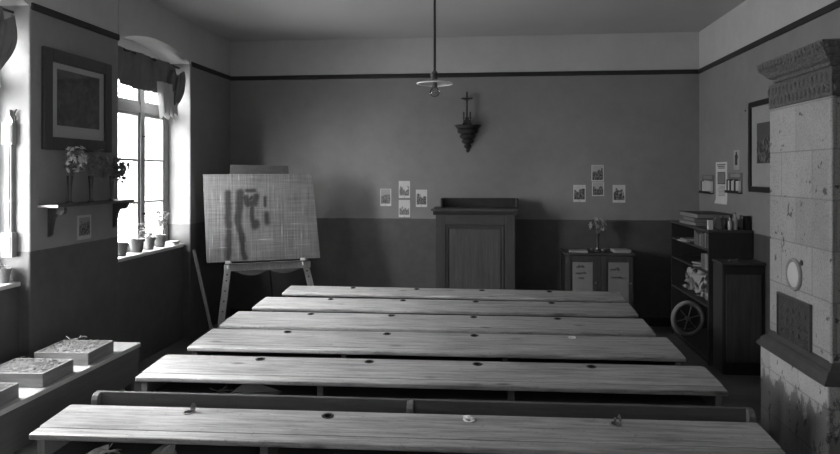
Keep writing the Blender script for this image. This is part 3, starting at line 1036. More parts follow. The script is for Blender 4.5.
# ------------------------------------------------------------------ blackboard and easel
TL, TR, BR, BL = Vector((-3.400, 7.793, 1.938)), Vector((-2.213, 8.317, 1.943)), Vector((-2.090, 8.249, .902)), Vector((-3.311, 7.701, .896))
ux = (BR - BL).normalized()
nrm = ((TR - TL) + (BR - BL)).cross((TL - BL) + (TR - BR)).normalized()       # toward the class
if nrm.y > 0: nrm = -nrm
uz = nrm.cross(ux).normalized()
if uz.z < 0: uz = -uz
uy = uz.cross(ux)
MBR = Matrix(((ux.x, uy.x, uz.x, BL.x), (ux.y, uy.y, uz.y, BL.y), (ux.z, uy.z, uz.z, BL.z), (0, 0, 0, 1)))
inv = MBR.inverted()
c4 = [inv @ v for v in (BL, BR, TR, TL)]
t = thing('blackboard', 'large blackboard grey with chalk dust and soft dark marks on the easel', 'blackboard', BL)
t.matrix_world = MBR
b = MB()
front = [(p.x, 0, p.z) for p in c4]; back = [(p.x, .024, p.z) for p in c4]
b.hexa([front[0], front[1], back[1], back[0], front[3], front[2], back[2], back[3]], .0025)
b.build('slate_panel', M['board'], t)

t = thing('easel', 'worn pale wooden easel with peg holes carrying the blackboard', 'easel', (-2.7, 8.1, 0))
OE = Vector((-2.7, 8.1, 0))
def W(p): return Vector(p) - OE
ME = Matrix.Translation(-OE) @ MBR                # easel parts laid out against the board's back plane
def leg_line(F, T):
    return inv @ Vector(F), inv @ Vector(T)
LEGS = (leg_line((-3.168, 7.718, .012), (-3.033, 8.022, 2.0)), leg_line((-2.060, 8.212, .012), (-2.575, 8.2257, 2.0)))
def at_z(leg, z):
    f_, t_ = leg
    return f_ + (t_ - f_) * ((z - f_.z) / (t_.z - f_.z))
for leg in LEGS:
    b = MB(); b.bar(leg[0], leg[1], .075, .028, .003, Vector((0, -1, 0)))
    bmesh.ops.transform(b.bm, matrix=ME, verts=b.bm.verts)
    lg = b.build('leg', M['pale_wood'], t)
    h = MB()
    for z in (-.58, -.46, -.34, -.22, -.15):
        c = at_z(leg, z) + Vector((0, -.0145, 0))
        h.lathe([(0, -.002), (.010, -.002), (.010, .001), (0, .001)], 12, Matrix.Translation(c) @ Matrix.Rotation(PI / 2, 4, 'X'))
    bmesh.ops.transform(h.bm, matrix=ME, verts=h.bm.verts)
    h.build('peg_holes', M['iron'], lg)
def epart(name, mat, b, smooth=False):
    bmesh.ops.transform(b.bm, matrix=ME, verts=b.bm.verts)
    return b.build(name, mat, t, smooth=smooth)
xa, xb = at_z(LEGS[0], -.06).x - .045, at_z(LEGS[1], -.06).x + .06
b = MB(); b.box(xa, xb, .008, .038, -.110, -.034, .004); epart('tray_rail', M['pale_wood'], b)
b = MB(); b.box(xa + .01, xb - .02, -.042, .039, -.034, -.020, .003); epart('chalk_ledge', M['bench'], b)
for xx in (xa + .04, xb - .10):
    b = MB(); b.box(xx - .03, xx + .03, -.046, -.024, -.0195, .012, .005); b.tube([(xx, -.035, -.034), (xx, -.035, -.075)], .011, 10); epart('peg', M['carved'], b)
pts = []
u0, ln, n = xa + .12, (xb - xa) - .24, 48
for k in range(n + 1):
    u = k / n
    pts.append((u0 + u * ln, -.112 - .060 * abs(math.sin(2 * PI * u)) * (1 if u < .5 else .85)))
b = MB(); b.prism([(u0, -.105)] + pts + [(u0 + ln, -.105)], 'y', .014, .030); epart('scalloped_apron', M['bench'], b)
p0, p1 = inv @ Vector((-3.141, 7.980, 2.051)), inv @ Vector((-2.504, 8.262, 2.041))
b = MB(); b.hexa([(p0.x - .01, .027, .93), (p1.x + .01, .027, .93), (p1.x + .01, .040, .93), (p0.x - .01, .040, .93), (p0.x, .027, p0.z), (p1.x, .027, p1.z), (p1.x, .040, p1.z), (p0.x, .040, p0.z)], .002)
epart('top_board', M['dark_wood_x'], b)
mid = (LEGS[0][1] + LEGS[1][1]) / 2
b = MB(); b.bar(W(Vector((-2.83, 8.74, .012))), W(MBR @ (mid + Vector((0, .035, -.05)))), .05, .028, .003, ux); b.build('rear_strut', M['black_wood'], t)

# ------------------------------------------------------------------ lectern
t = thing('lectern', 'tall dark panelled lectern standing against the far wall', 'lectern', (-.18, 8.62, 0))
x0, x1 = -.485, .481
b = MB(); b.box(x0, x1, -.27, .30, .06, 1.44, .004); b.build('body', M['dark_wood'], t)
b = MB(); b.box(x0 - .02, x1 + .02, -.285, .30, 0, .06, .006); b.build('plinth', M['dark_wood_x'], t)
# frame-and-panel front
st = .12
for a0, a1, z0, z1 in ((x0, x0 + st, .06, 1.44), (x1 - st, x1, .06, 1.44), (x0 + st, x1 - st, 1.325, 1.44), (x0 + st, x1 - st, .06, .18)):
    b = MB(); b.box(a0, a1, -.29, -.27, z0, z1, .003); b.build('front_rail' if a1 - a0 > .2 else 'front_stile', M['dark_wood'] if a1 - a0 < .2 else M['dark_wood_x'], t)
b = MB()
px0, px1 = x0 + st + .012, x1 - st - .012
for a0, a1, z0, z1 in ((px0, px0 + .022, .19, 1.315), (px1 - .022, px1, .19, 1.315), (px0 + .022, px1 - .022, 1.293, 1.315), (px0 + .022, px1 - .022, .19, .212)):
    b.box(a0, a1, -.283, -.268, z0, z1, .004)
b.build('panel_moulding', M['dark_wood'], t)
b = MB(); b.box(px0 + .04, px1 - .04, -.279, -.268, .235, 1.27, .006); b.build('panel', M['panel_wood'], t)
b = MB()
b.prism([(-.29, 1.44), (-.335, 1.485), (-.335, 1.49), (-.30, 1.49), (-.27, 1.44)], 'x', x0 - .03, x1 + .03)
b.build('cornice_moulding', M['dark_wood_x'], t)
b = MB(); b.box(x0 - .055, x1 + .055, -.35, .31, 1.49, 1.515, .006); b.build('top_slab', M['dark_wood_x'], t)
b = MB(); b.box(-.445, .53, .17, .195, 1.515, 1.632, .003); b.build('gallery_back', M['black_wood'], t)
for xx in (-.445, .505):
    b = MB(); b.box(xx, xx + .025, -.02, .17, 1.515, 1.632, .004); b.build('gallery_side', M['black_wood'], t)
b = MB(); b.box(x0 - .048, x0 - .022, -.34, -.30, 1.515, 1.53, .003); b.build('corner_block', M['bench_end'], t)

# ------------------------------------------------------------------ crucifix console
t = thing('wall_console', 'dark stepped cone-shaped wall console holding a crucifix on the far wall', 'wall bracket', (-.293, D, 2.22))
b = MB()
prof = [(0, .0), (.014, .008), (.024, .025), (.020, .045), (.014, .052), (.040, .066), (.052, .085), (.046, .105), (.032, .112), (.066, .126), (.080, .148), (.072, .168), (.054, .176), (.094, .190), (.108, .214), (.098, .236), (.078, .243), (.124, .256), (.140, .284), (.130, .302), (.108, .308), (.150, .322), (.160, .345), (0, .345)]
b.lathe(prof, 28, Matrix.Diagonal((1, .85, 1, 1)), PI, 2 * PI)
b.build('stepped_cone', M['black_wood'], t, smooth=True)
b = MB(); b.prism([(-.10, .345), (.10, .345), (.09, .28), (.05, .17), (.012, .02), (-.012, .02), (-.05, .17), (-.09, .28)], 'y', -.012, 0, .002); b.build('back_plate', M['black_wood'], t)
b = MB(); b.lathe([(0, .345), (.17, .345), (.176, .352), (.17, .36), (0, .36)], 28, Matrix.Diagonal((1, .85, 1, 1)), PI, 2 * PI); b.build('console_top', M['black_wood'], t)

t = thing('crucifix', 'dark standing crucifix on the stepped wall console', 'crucifix', (-.30, 8.885, 2.5802))
b = MB(); b.box(-.05, .05, -.035, .035, 0, .035, .004); b.box(-.036, .036, -.026, .026, .035, .065, .004); b.box(-.024, .024, -.018, .018, .065, .10, .004); b.build('stepped_foot', M['black_wood'], t)
b = MB(); b.box(-.011, .011, -.008, .008, .10, .425, .002); b.box(-.068, .068, -.008, .008, .333, .355, .002)
for x, z in ((-.065, .344), (.065, .344), (0, .425)):
    b.blob((x, 0, z), .012, 1)
b.build('cross', M['black_wood'], t)
b = MB()
b.blob((0, -.014, .335), .011, 1); b.tube([(0, -.013, .325), (0, -.014, .27), (0, -.012, .20)], [.012, .010, .006], 8)
for s in (-1, 1):
    b.tube([(s * .008, -.013, .318), (s * .052, -.011, .345)], .0045, 6)
b.build('figure', M['iron'], t, smooth=True)
for s, nm in ((-1, 'left'), (1, 'right')):
    c_ = thing('candlestick', 'small dark candlestick %s of the crucifix on the console' % ('left' if s < 0 else 'right'), 'candlestick', (-.299 + s * .042, 8.834, 2.5802), 0, 'candlesticks beside the crucifix')
    b = MB(); b.lathe([(0, 0), (.022, 0), (.020, .008), (.006, .02), (.005, .07), (.012, .085), (.014, .09), (.006, .095), (0, .095)], 14); b.build('holder', M['iron'], c_, smooth=True)
    b = MB(); b.lathe([(0, .095), (.010, .095), (.010, .165), (0, .167)], 12); b.build('candle', M['book_dark'], c_)

# ------------------------------------------------------------------ postcards on the far wall
def card(x0, x1, z0, z1, seed, label, paper='paper', sky=.5, dark=.05, bot=.032, top=.006, hor=0.0, tilt=0.0):
    w, h = x1 - x0, z1 - z0
    t = thing('picture_card', label, 'card', ((x0 + x1) / 2, D, z0), 0, 'picture cards pinned to the far wall')
    b = MB(); b.box(-w / 2, w / 2, -.005, -.001, 0, h); b.build('card_sheet', M[paper], t)
    b = MB(); b.box(-w / 2 + .010, w / 2 - .010, -.0065, -.0052, bot, h - top); b.build('printed_view', print_mat('card_%d' % seed, seed, sky, dark, hor), t)
    b = MB(); b.lathe([(0, 0), (.005, 0), (.004, .004), (0, .005)], 10, Matrix.Translation((0, -.005, .012)) @ Matrix.Rotation(PI / 2, 4, 'X')); b.build('pin', M['iron'], t)
    return t
card(-1.453, -1.307, 1.515, 1.744, 31, 'picture card left of the group beside the lectern', sky=.35, dark=.10, hor=.12)
card(-1.205, -1.056, 1.623, 1.848, 32, 'topmost picture card of the group left of the lectern', sky=.58, dark=.12, hor=.04)
card(-1.205, -1.056, 1.368, 1.596, 33, 'lowest picture card of the group left of the lectern', sky=.58, dark=.12, hor=-.06)
card(-.976, -.829, 1.505, 1.733, 34, 'picture card of a dark tree nearest the lectern', sky=.58, dark=.05, hor=.10)
card(1.069, 1.224, 1.580, 1.799, 35, 'dark picture card at left of the group above the cabinet', sky=.5, dark=.02, hor=.22)
card(1.299, 1.452, 1.851, 2.057, 36, 'topmost dark picture card above the cabinet', sky=.4, dark=.015, bot=.012, hor=.12)
card(1.306, 1.457, 1.658, 1.842, 37, 'picture card below the topmost one above the cabinet', sky=.4, dark=.03, bot=.012, hor=.08)
card(1.566, 1.723, 1.574, 1.800, 38, 'picture card at right of the group above the cabinet', sky=.55, dark=.03, hor=.05)

# ------------------------------------------------------------------ low cabinet at the far wall
t = thing('low_cabinet', 'dark low two-door cabinet with paper notices against the far wall', 'cabinet', (1.32, 8.68, 0))
b = MB(); b.box(-.405, .405, -.21, .25, .05, .955, .003); b.build('body', M['black_wood'], t)
b = MB(); b.box(-.425, .425, -.245, .26, .955, .98, .005); b.build('top', M['dark_wood_x'], t)
b = MB(); b.box(-.39, .39, -.20, .24, 0, .05); b.build('plinth', M['black_wood'], t)
for s in (-1, 1):
    xa, xb = (-.40, -.025) if s < 0 else (.025, .40)
    d_ = MB(); d_.box(xa, xb, -.228, -.21, .07, .945, .003)
    for q in ((xa, xa + .06, .07, .945), (xb - .06, xb, .07, .945), (xa + .06, xb - .06, .89, .945), (xa + .06, xb - .06, .07, .13)):
        d_.box(q[0], q[1], -.236, -.226, q[2], q[3], .002)
    do = d_.build('door', M['dark_wood'], t)
    b = MB(); b.lathe([(0, 0), (.008, 0), (.008, .012), (.013, .018), (.010, .026), (0, .028)], 12, Matrix.Translation((xb - .03 if s > 0 else xb - .02, -.236, .62)) @ Matrix.Rotation(PI / 2, 4, 'X')); b.build('knob', M['steel'], do, smooth=True)
b = MB(); b.box(-.022, .022, -.234, -.21, .07, .945, .003); b.build('centre_post', M['dark_wood'], t)

def squiggle(b, x0, z, w, amp, seed, y):
    """a line of handwriting drawn as one thin stroke per word"""
    rnd = random.Random(seed)
    pts = []
    n = int(w / .010)
    for k in range(n):
        tall = 1.9 if (k == 0 or rnd.random() < .15) else 1.0
        pts.append((x0 + w * k / n, y, z + (amp * tall if k % 2 else -amp * .2)))
    b.tube(pts, .0032, 5)
for nm, xa, xb, za, zb, lines in (('left', 1.000, 1.240, .40, .868, ((.045, .105, .0), (.04, .13, .075), (.07, .075, .135))), ('right', 1.425, 1.668, .30, .870, ((.025, .12, .03), (.03, .15, .125)))):
    n_ = thing('paper_notice', 'grey handwritten paper notice on the cabinet\'s %s door' % nm, 'notice', ((xa + xb) / 2, 8.451, za), 0, 'handwritten notices on the cabinet doors')
    w, h = xb - xa, zb - za
    b = MB(); b.box(-w / 2, w / 2, -.009, -.0075, 0, h); b.build('sheet', M['grey_paper'], n_)
    b = MB()
    for k, (dx, ww, dz) in enumerate(lines):
        squiggle(b, -w / 2 + dx, h - .065 - dz, ww, .017, 40 + k + (7 if nm == 'right' else 0), -.0098)
    b.build('handwriting', M['ink'], n_)
def paper_stack(label, x, y, z, w, d, n, seed, mat='old_paper'):
    rnd = random.Random(seed)
    b = MB()
    for k in range(n):
        a = rnd.uniform(-.15, .15)
        b.box(-w / 2, w / 2, -d / 2, d / 2, k * .006, k * .006 + .005, 0, Matrix.Rotation(a, 4, 'Z'))
    return tag(b.build('paper_stack', M[mat], None, (x, y, z)), label, 'papers')
paper_stack('low stack of papers on the cabinet, left of the vase', 1.085, 8.60, .98, .22, .20, 3, 3)
paper_stack('ruffled paler stack of papers on the cabinet, right of the vase', 1.60, 8.60, .98, .20, .20, 6, 5, 'old_paper')
t = thing('flower_vase', 'slender vase of pale flowers on the low cabinet', 'vase', (1.325, 8.62, .98))
b = MB(); b.lathe([(0, 0), (.045, 0), (.048, .012), (.02, .03), (.014, .08), (.016, .15), (.022, .20), (.026, .225), (.022, .225), (.014, .16), (0, .15)], 20); b.build('vase_body', M['vase'], t, smooth=True)
rnd = random.Random(77)
bouquet(t, 'petal', rnd, (0, 0, .335), .115, .08, .085, 50, 3, .036, .215)
b = MB()
for k in range(9):
    a = rnd.uniform(0, 2 * PI); r = rnd.uniform(.085, .105)
    b.blob((r * math.cos(a), r * math.sin(a) * .9, .021), rnd.uniform(.013, .02), 1, .25)
for k in range(10):
    a = rnd.uniform(0, 2 * PI)
    b.leaf((.070 * math.cos(a), .070 * math.sin(a), .012), (math.cos(a), math.sin(a), .25), .04, .024, .2, rnd.uniform(-.5, .5))
tag(b.build('wilted_blossoms', M['petal_mid'], None, (1.33, 8.60, .987)), 'fallen dark blossoms and leaves round the vase foot on the cabinet', 'flowers', None, 'stuff')

# ------------------------------------------------------------------ bookcase on the right wall
BX0, BX1, BY0, BY1 = 2.20, 2.632, 7.15, 8.59
t = thing('bookcase', 'dark open bookcase with three shelves against the right wall corner', 'bookcase', (2.20, 7.15, 0))
w, ln = BX1 - BX0, BY1 - BY0
for nm, y0, y1 in (('side_panel', 0, .025), ('side_panel', ln - .025, ln)):
    b = MB(); b.box(0, w, y0, y1, 0, 1.35, .003); b.build(nm, M['black_wood'], t)
b = MB(); b.box(-.012, w, -.012, ln + .012, 1.35, 1.376, .005); b.build('top', M['dark_wood_x'], t)
b = MB(); b.box(w - .012, w, .025, ln - .025, .07, 1.35); b.build('back_panel', M['black_wood'], t)
SHZ = (1.175, .945, .60)
for z in SHZ:
    b = MB(); b.box(.004, w - .012, .025, ln - .025, z - .02, z, .002); b.build('shelf', M['dark_wood'], t)
b = MB(); b.box(.004, w - .012, .025, ln - .025, .05, .07); b.build('bottom_board', M['dark_wood'], t)
b = MB(); b.box(.02, .035, .025, ln - .025, 0, .05); b.build('kick_board', M['black_wood'], t)

# books: upright, spines to the room (-x)
def book(loc, th, h, d, mat, label, group, rz=0, lean=0.0):
    t = thing('book', label, 'book', loc, rz, group)
    t.rotation_euler = (lean, 0, rz)
    c = MB()
    c.box(0, d, 0, .003, 0, h); c.box(0, d, th - .003, th, 0, h); c.box(-.002, .003, 0, th, 0, h, .001)
    c.build('cover', M[mat], t)
    p_ = MB(); p_.box(.003, d - .004, .003, th - .003, .003, h - .003); p_.build('pages', M['pages'], t)
    return t
rnd = random.Random(5)
NUM = ['first', 'second', 'third', 'fourth', 'fifth', 'sixth', 'seventh', 'eighth', 'ninth', 'tenth', 'eleventh', 'twelfth', 'thirteenth', 'fourteenth', 'fifteenth', 'sixteenth', 'seventeenth']
y = 7.185; mats = []; row = []
for k in range(13):
    th = rnd.uniform(.026, .05); row.append((y, th, rnd.uniform(.125, .160), rnd.choice(['book_dark', 'book_mid', 'book_mid', 'book_pale']))); y += th + .002
for k, (yy, th, h, mt) in enumerate(row):
    book((2.225, yy, 1.1755), th, h, .19, mt, '%s upright book on the bookcase\'s upper shelf, %s from its near end' % ({'book_dark': 'dark', 'book_mid': 'grey', 'book_pale': 'pale'}[mt], NUM[k]), 'upright books on the upper shelf')
y = 7.19
for k in range(7):
    th = rnd.uniform(.03, .055); h = rnd.uniform(.15, .19); mt = rnd.choice(['book_dark', 'book_mid', 'book_pale'])
    book((2.23, y, .9455), th, h, .18, mt, '%s upright book on the bookcase\'s middle shelf, %s from its near end' % ({'book_dark': 'dark', 'book_mid': 'grey', 'book_pale': 'pale'}[mt], NUM[k]), 'upright books on the middle shelf'); y += th + .003
b = MB(); b.box(-.13, .13, -.10, .10, 0, .022, .003, Matrix.Rotation(.25, 4, 'Z')); b.box(-.11, .12, -.10, .09, .022, .034, .002)
tag(b.build('exercise_book_pile', M['old_paper'], None, (2.29, 8.02, 1.1755)), 'flat pale pile of papers lying at the far end of the upper shelf', 'papers')
b = MB(); b.box(-.10, .10, -.13, .13, 0, .02, .003, Matrix.Rotation(-.3, 4, 'Z')); b.box(-.07, .09, -.11, .10, .02, .035, .002, Matrix.Rotation(.3, 4, 'Z'))
tag(b.build('paper_pile', M['old_paper'], None, (2.31, 7.70, .9455)), 'flat paper pile lying on the bookcase\'s middle shelf', 'papers')

# heap of crumpled paper and rags spilling from the lower shelf
rnd = random.Random(9)
b = MB()
for k in range(30):
    cx_, cy_ = rnd.uniform(.13, .17), rnd.uniform(-.48, .48)
    a = rnd.uniform(0, PI); s1 = rnd.uniform(.085, .118)
    base = rnd.uniform(.05, .27) - abs(cy_) * .10
    ph = [rnd.uniform(0, 6) for _ in range(4)]
    def f(u, v, cx_=cx_, cy_=cy_, a=a, s1=s1, base=base, ph=ph):
        x = (u - .5) * 2 * s1; y_ = (v - .5) * 2 * s1
        z = base + .030 * math.sin(7 * u + ph[0]) + .030 * math.sin(9 * v + ph[1]) + .025 * math.sin(13 * (u + v) + ph[2]) - 3.5 * (x * x + y_ * y_)
        return (cx_ + x * math.cos(a) - y_ * math.sin(a), cy_ + x * math.sin(a) + y_ * math.cos(a), max(.008 + .01 * u, z))
    b.grid(f, 14, 14)
tag(b.build('crumpled_rags', M['mat'], None, (2.25, 7.84, .6005), smooth=True), 'heap of pale crumpled paper and rags spilling from the lowest shelf', 'paper')

# spoked wheel standing in the bottom compartment
WC = Vector((2.26, 8.10, .282))
t = thing('spoked_wheel', 'small six-spoked wheel with grey tyre standing in the bookcase bottom', 'wheel', (WC.x, WC.y, .07))
Rw = .205
Mw = Matrix.Translation((0, 0, .212)) @ Matrix.Rotation(math.radians(14), 4, 'Z') @ Matrix.Rotation(PI / 2, 4, 'X') @ Matrix.Rotation(math.radians(12), 4, 'Z')
def torus(R_, r_, n=48, m=12):
    b_ = MB()
    b_.lathe([(R_ + r_ * math.cos(2 * PI * k / m), r_ * math.sin(2 * PI * k / m)) for k in range(m + 1)], n, Mw)
    return b_
torus(Rw - .027, .027).build('tyre', M['tyre'], t, smooth=True)
torus(Rw - .054, .010).build('rim', M['cast'], t, smooth=True)
for k in range(6):
    a = k * PI / 3
    b = MB(); b.tube([Mw @ Vector((.02 * math.cos(a), .02 * math.sin(a), 0)), Mw @ Vector(((Rw - .055) * math.cos(a), (Rw - .055) * math.sin(a), 0))], .006, 8); b.build('spoke', M['mat'], t)
b = MB(); b.lathe([(0, -.03), (.022, -.03), (.026, -.015), (.026, .015), (.022, .03), (0, .03)], 16, Mw); b.build('hub', M['steel'], t, smooth=True)

# on top of the bookcase
def folder(z, w_, l_, h, cx_, cy_, rz, mat, label):
    t = thing('folio', label, 'book', (cx_, cy_, z), rz, 'large folios lying on the bookcase')
    b = MB(); b.box(-w_ / 2, w_ / 2, -l_ / 2, l_ / 2, 0, .006, .001); b.box(-w_ / 2, w_ / 2, -l_ / 2, l_ / 2, h - .006, h, .001); b.box(w_ / 2 - .006, w_ / 2, -l_ / 2, l_ / 2, .006, h - .006); b.build('cover', M[mat], t)
    b = MB(); b.box(-w_ / 2 + .01, w_ / 2 - .006, -l_ / 2 + .01, l_ / 2 - .01, .006, h - .006); b.build('pages', M['pages'], t)
    return t
folder(1.3762, .36, .56, .032, 2.40, 8.02, .05, 'book_pale', 'pale flat folio at the bottom of the pile on the bookcase')
folder(1.4084, .33, .52, .045, 2.41, 8.03, -.04, 'book_mid', 'grey flat folio in the middle of the pile on the bookcase')
folder(1.4536, .36, .62, .055, 2.41, 8.00, .03, 'book_dark', 'thick dark folio topping the pile on the bookcase')
def bottle(x, y, h, r, mat, label):
    t = thing('bottle', label, 'bottle', (x, y, 1.3762), 0, 'small bottles on the bookcase')
    b = MB(); b.lathe([(0, 0), (r * .95, 0), (r, .006), (r, h * .62), (r * .85, h * .72), (r * .42, h * .80), (r * .40, h * .93), (r * .5, h * .935), (r * .5, h * .97), (0, h * .97)], 20); b.build('bottle_body', M[mat], t, smooth=True)
    b = MB(); b.lathe([(0, h * .97), (r * .36, h * .97), (r * .40, h * 1.06), (0, h * 1.07)], 12); b.build('stopper', M['book_mid'], t)
    return t
b = MB(); b.box(-.024, .024, -.02, .02, 0, .095, .003)
tag(b.build('white_box', M['paper'], None, (2.235, 7.22, 1.3762)), 'small upright white box at the bookcase corner', 'box')
b = MB(); b.prism([(-.04, 0), (.04, 0), (.028, .105), (.018, .125), (-.018, .125), (-.028, .105)], 'y', -.03, .03, .003)
tag(b.build('slanted_inkpot', M['bottle'], None, (2.315, 7.25, 1.3762)), 'dark tapering jar beside the small white box', 'jar')
for x, y, h, r, mt, lb in ((2.375, 7.26, .13, .026, 'bottle', 'dark squat bottle on the bookcase, next to the tapering jar'), (2.430, 7.28, .12, .022, 'bottle', 'dark thin bottle standing behind the pale ones on the bookcase'),
                           (2.425, 7.20, .125, .021, 'bottle_pale', 'pale small bottle left of the tallest one on the bookcase'), (2.478, 7.22, .165, .026, 'bottle_pale', 'tallest pale bottle on the bookcase'), (2.545, 7.25, .14, .026, 'bottle', 'grey bottle right of the tallest on the bookcase')):
    bottle(x, y, h, r, mt, lb)
b = MB(); b.box(-.022, .022, -.05, .05, 0, .14, .003); tag(b.build('black_box', M['black_frame'], None, (2.598, 7.24, 1.3762)), 'black upright box at the wall end of the bottle row', 'box')

# ------------------------------------------------------------------ dark chest between stove and bookcase
t = thing('side_chest', 'dark tall chest between the tiled stove and the bookcase', 'chest', (2.43, 6.98, 0))
b = MB(); b.box(-.185, .204, -.12, .155, .0, 1.065, .004); b.build('body', M['black_wood'], t)
b = MB(); b.box(-.205, .206, -.145, .158, 1.065, 1.09, .005); b.build('top', M['dark_wood_x'], t)
b = MB(); b.box(-.193, -.185, -.115, .15, .01, 1.06, .002); b.build('side_board', M['dark_wood'], t)
b = MB(); b.box(-.16, .17, -.13, -.12, .12, .97, .004); b.build('front_panel', M['panel_wood'], t)
b = MB(); b.box(-.045, .045, -.02, .02, 0, .012, .004, Matrix.Rotation(.2, 4, 'Z')); b.tube([(-.03, 0, .015), (.05, .01, .018)], .007, 8)
tag(b.build('blackboard_sponge', M['book_mid'], None, (2.36, 6.93, 1.0902)), 'small grey eraser lying on top of the dark chest', 'eraser')

# ------------------------------------------------------------------ papers and picture on the right wall
def RW(name, label, cat, y0, y1, z0, z1, group=None):
    return thing(name, label, cat, (XR, (y0 + y1) / 2, z0), 0, group), y1 - y0, z1 - z0
t, w, h = RW('wall_calendar', 'long pale paper calendar sheet with a square picture on the right wall', 'calendar', 7.915, 8.30, 1.60, 2.08)
b = MB(); b.grid(lambda u, v: (-.004 - (.016 * max(0, (.10 - v)) / .10 * (.4 + .6 * u) if v < .10 else 0), (u - .5) * w, v * h), 6, 24, .0015); b.build('sheet', M['paper'], t)
b = MB(); b.box(-.0085, -.0065, -w * .36, w * .30, h * .47, h * .76)
b.build('picture_border', M['book_dark'], t)
b = MB(); b.box(-.0095, -.0086, -w * .33, w * .27, h * .49, h * .74); b.build('printed_picture', M['grey_paper'], t)
b = MB()
for zz, a, c_ in ((.925, -.38, .36), (.885, -.30, .30), (.845, -.33, .26)):
    b.box(-.0075, -.0064, a * w, c_ * w, h * zz, h * zz + .010)
for k in range(8):
    b.box(-.0072, -.0062, -.34 * w, .30 * w * random.uniform(.6, 1), h * (.42 - .032 * k), h * (.42 - .032 * k) + .004)
b.build('print_lines', M['ink'], t)
def rack(y0, y1, z0, z1, label, n, seed, pale):
    rnd = random.Random(seed)
    t, w, h = RW('hanging_card_rack', label, 'card rack', y0, y1, z0, z1, 'card racks on the right wall')
    b = MB(); b.box(-.006, 0, -w / 2, w / 2, 0, h); b.build('back_board', M['book_mid'], t)
    b = MB(); b.box(-.05, -.006, -w / 2, w / 2, 0, .012); b.box(-.05, -.044, -w / 2, w / 2, .012, .03); b.build('ledge', M['black_frame'], t)
    b = MB()
    for k in range(3):
        b.box(-.0075, -.006, -w * .36, w * .38, h * (.80 + .06 * k), h * (.80 + .06 * k) + .006)
    b.build('heading_lines', M['old_paper'], t)
    for k in range(n):
        y = -w / 2 + .012 + (w - .03) * k / n
        c_ = MB(); c_.box(-.040, -.010, y, y + (w - .05) / n * rnd.uniform(.55, .9), .0125, h * rnd.uniform(.60, .70))
        c_.build('upright_card', M['paper'] if rnd.random() < pale else M['book_dark'], t)
rack(8.37, 8.80, 1.705, 1.93, 'card rack with pale cards left of the paper calendar', 6, 3, .85)
rack(7.46, 7.86, 1.735, 1.955, 'card rack with pale and dark cards right of the paper calendar', 8, 4, .62)
t, w, h = RW('small_picture', 'narrow upright picture of a standing figure above the right card rack', 'picture', 7.535, 7.71, 1.99, 2.20)
b = MB(); b.box(-.005, 0, -w / 2, w / 2, 0, h); b.build('sheet', M['old_paper'], t)
b = MB(); b.prism([(-.03, .05), (.045, .05), (.04, .11), (.05, .15), (.02, .165), (.022, .188), (-.012, .192), (-.018, .165), (-.045, .14), (-.02, .10)], 'x', -.0065, -.005); b.build('printed_figure', M['ink'], t)
framed_picture('framed_picture', 'black framed picture with wide mount on the right wall by the stove', (XR, 6.865, 1.765), .72, .90, .055, -1, 51, True, 'black_frame', .56, .50, .03, .10)
b = MB(); b.lathe([(0, 0), (.007, 0), (.009, .006), (0, .012)], 10, Matrix.Translation((XR, 7.37, 2.60)) @ Matrix.Rotation(-PI / 2, 4, 'Y'))
tag(b.build('picture_nail', M['iron'], None, None, False, (XR, 7.37, 2.60)), 'single dark nail in the right wall beside the black framed picture', 'nail')

# ------------------------------------------------------------------ tiled stove
t = thing('tiled_stove', 'tall pale tiled stove with dark relief cornice at the right wall', 'stove', (2.33, 4.8, 0))
SO = Vector((2.33, 4.8, 0))
def sb(x0, x1, y0, y1, z0, z1, bev=0.0):
    b_ = MB(); b_.box(x0 - SO.x, x1 - SO.x, y0 - SO.y, y1 - SO.y, z0, z1, bev); return b_
X1 = 2.615
sb(1.99, X1, 4.262, 5.275, 0, .69, .012).build('base', M['stove_base'], t)
# ledge moulding, profile swept on three sides
def moulding(name, mat, prof, x0, y0, y1, parent):
    """prof: list of (out, z); wraps the -x, -y and +y sides of a block whose corner is x0,y0..y1"""
    b_ = MB()
    def fn(tm):
        rows = []
        for o_, z in prof:
            rows.append([tm.verts.new(p_) for p_ in ((X1 - SO.x, y0 - o_ - SO.y, z), (x0 - o_ - SO.x, y0 - o_ - SO.y, z), (x0 - o_ - SO.x, y1 + o_ - SO.y, z), (X1 - SO.x, y1 + o_ - SO.y, z))])
        for r1, r2 in zip(rows, rows[1:]):
            for k in range(3):
                tm.faces.new((r1[k], r1[k + 1], r2[k + 1], r2[k]))
            tm.faces.new((r1[3], r1[0], r2[0], r2[3]))
        tm.faces.new(rows[0]); tm.faces.new(rows[-1][::-1])
        bmesh.ops.recalc_face_normals(tm, faces=tm.faces)
    b_._add(fn)
    return b_.build(name, mat, parent)
moulding('ledge', M['stove_ledge'], [(.0, .69), (.03, .695), (.026, .715), (.012, .73), (.004, .75), (-.012, .768), (-.03, .775), (-.045, .80), (-.06, .81)], 1.99, 4.262, 5.245, t)
sb(2.05, X1, 4.335, 5.258, .80, 2.425, .010).build('tile_body', M['stove'], t)
b = MB()
for k, (z0, z1) in enumerate(()): pass
b.bm.free()
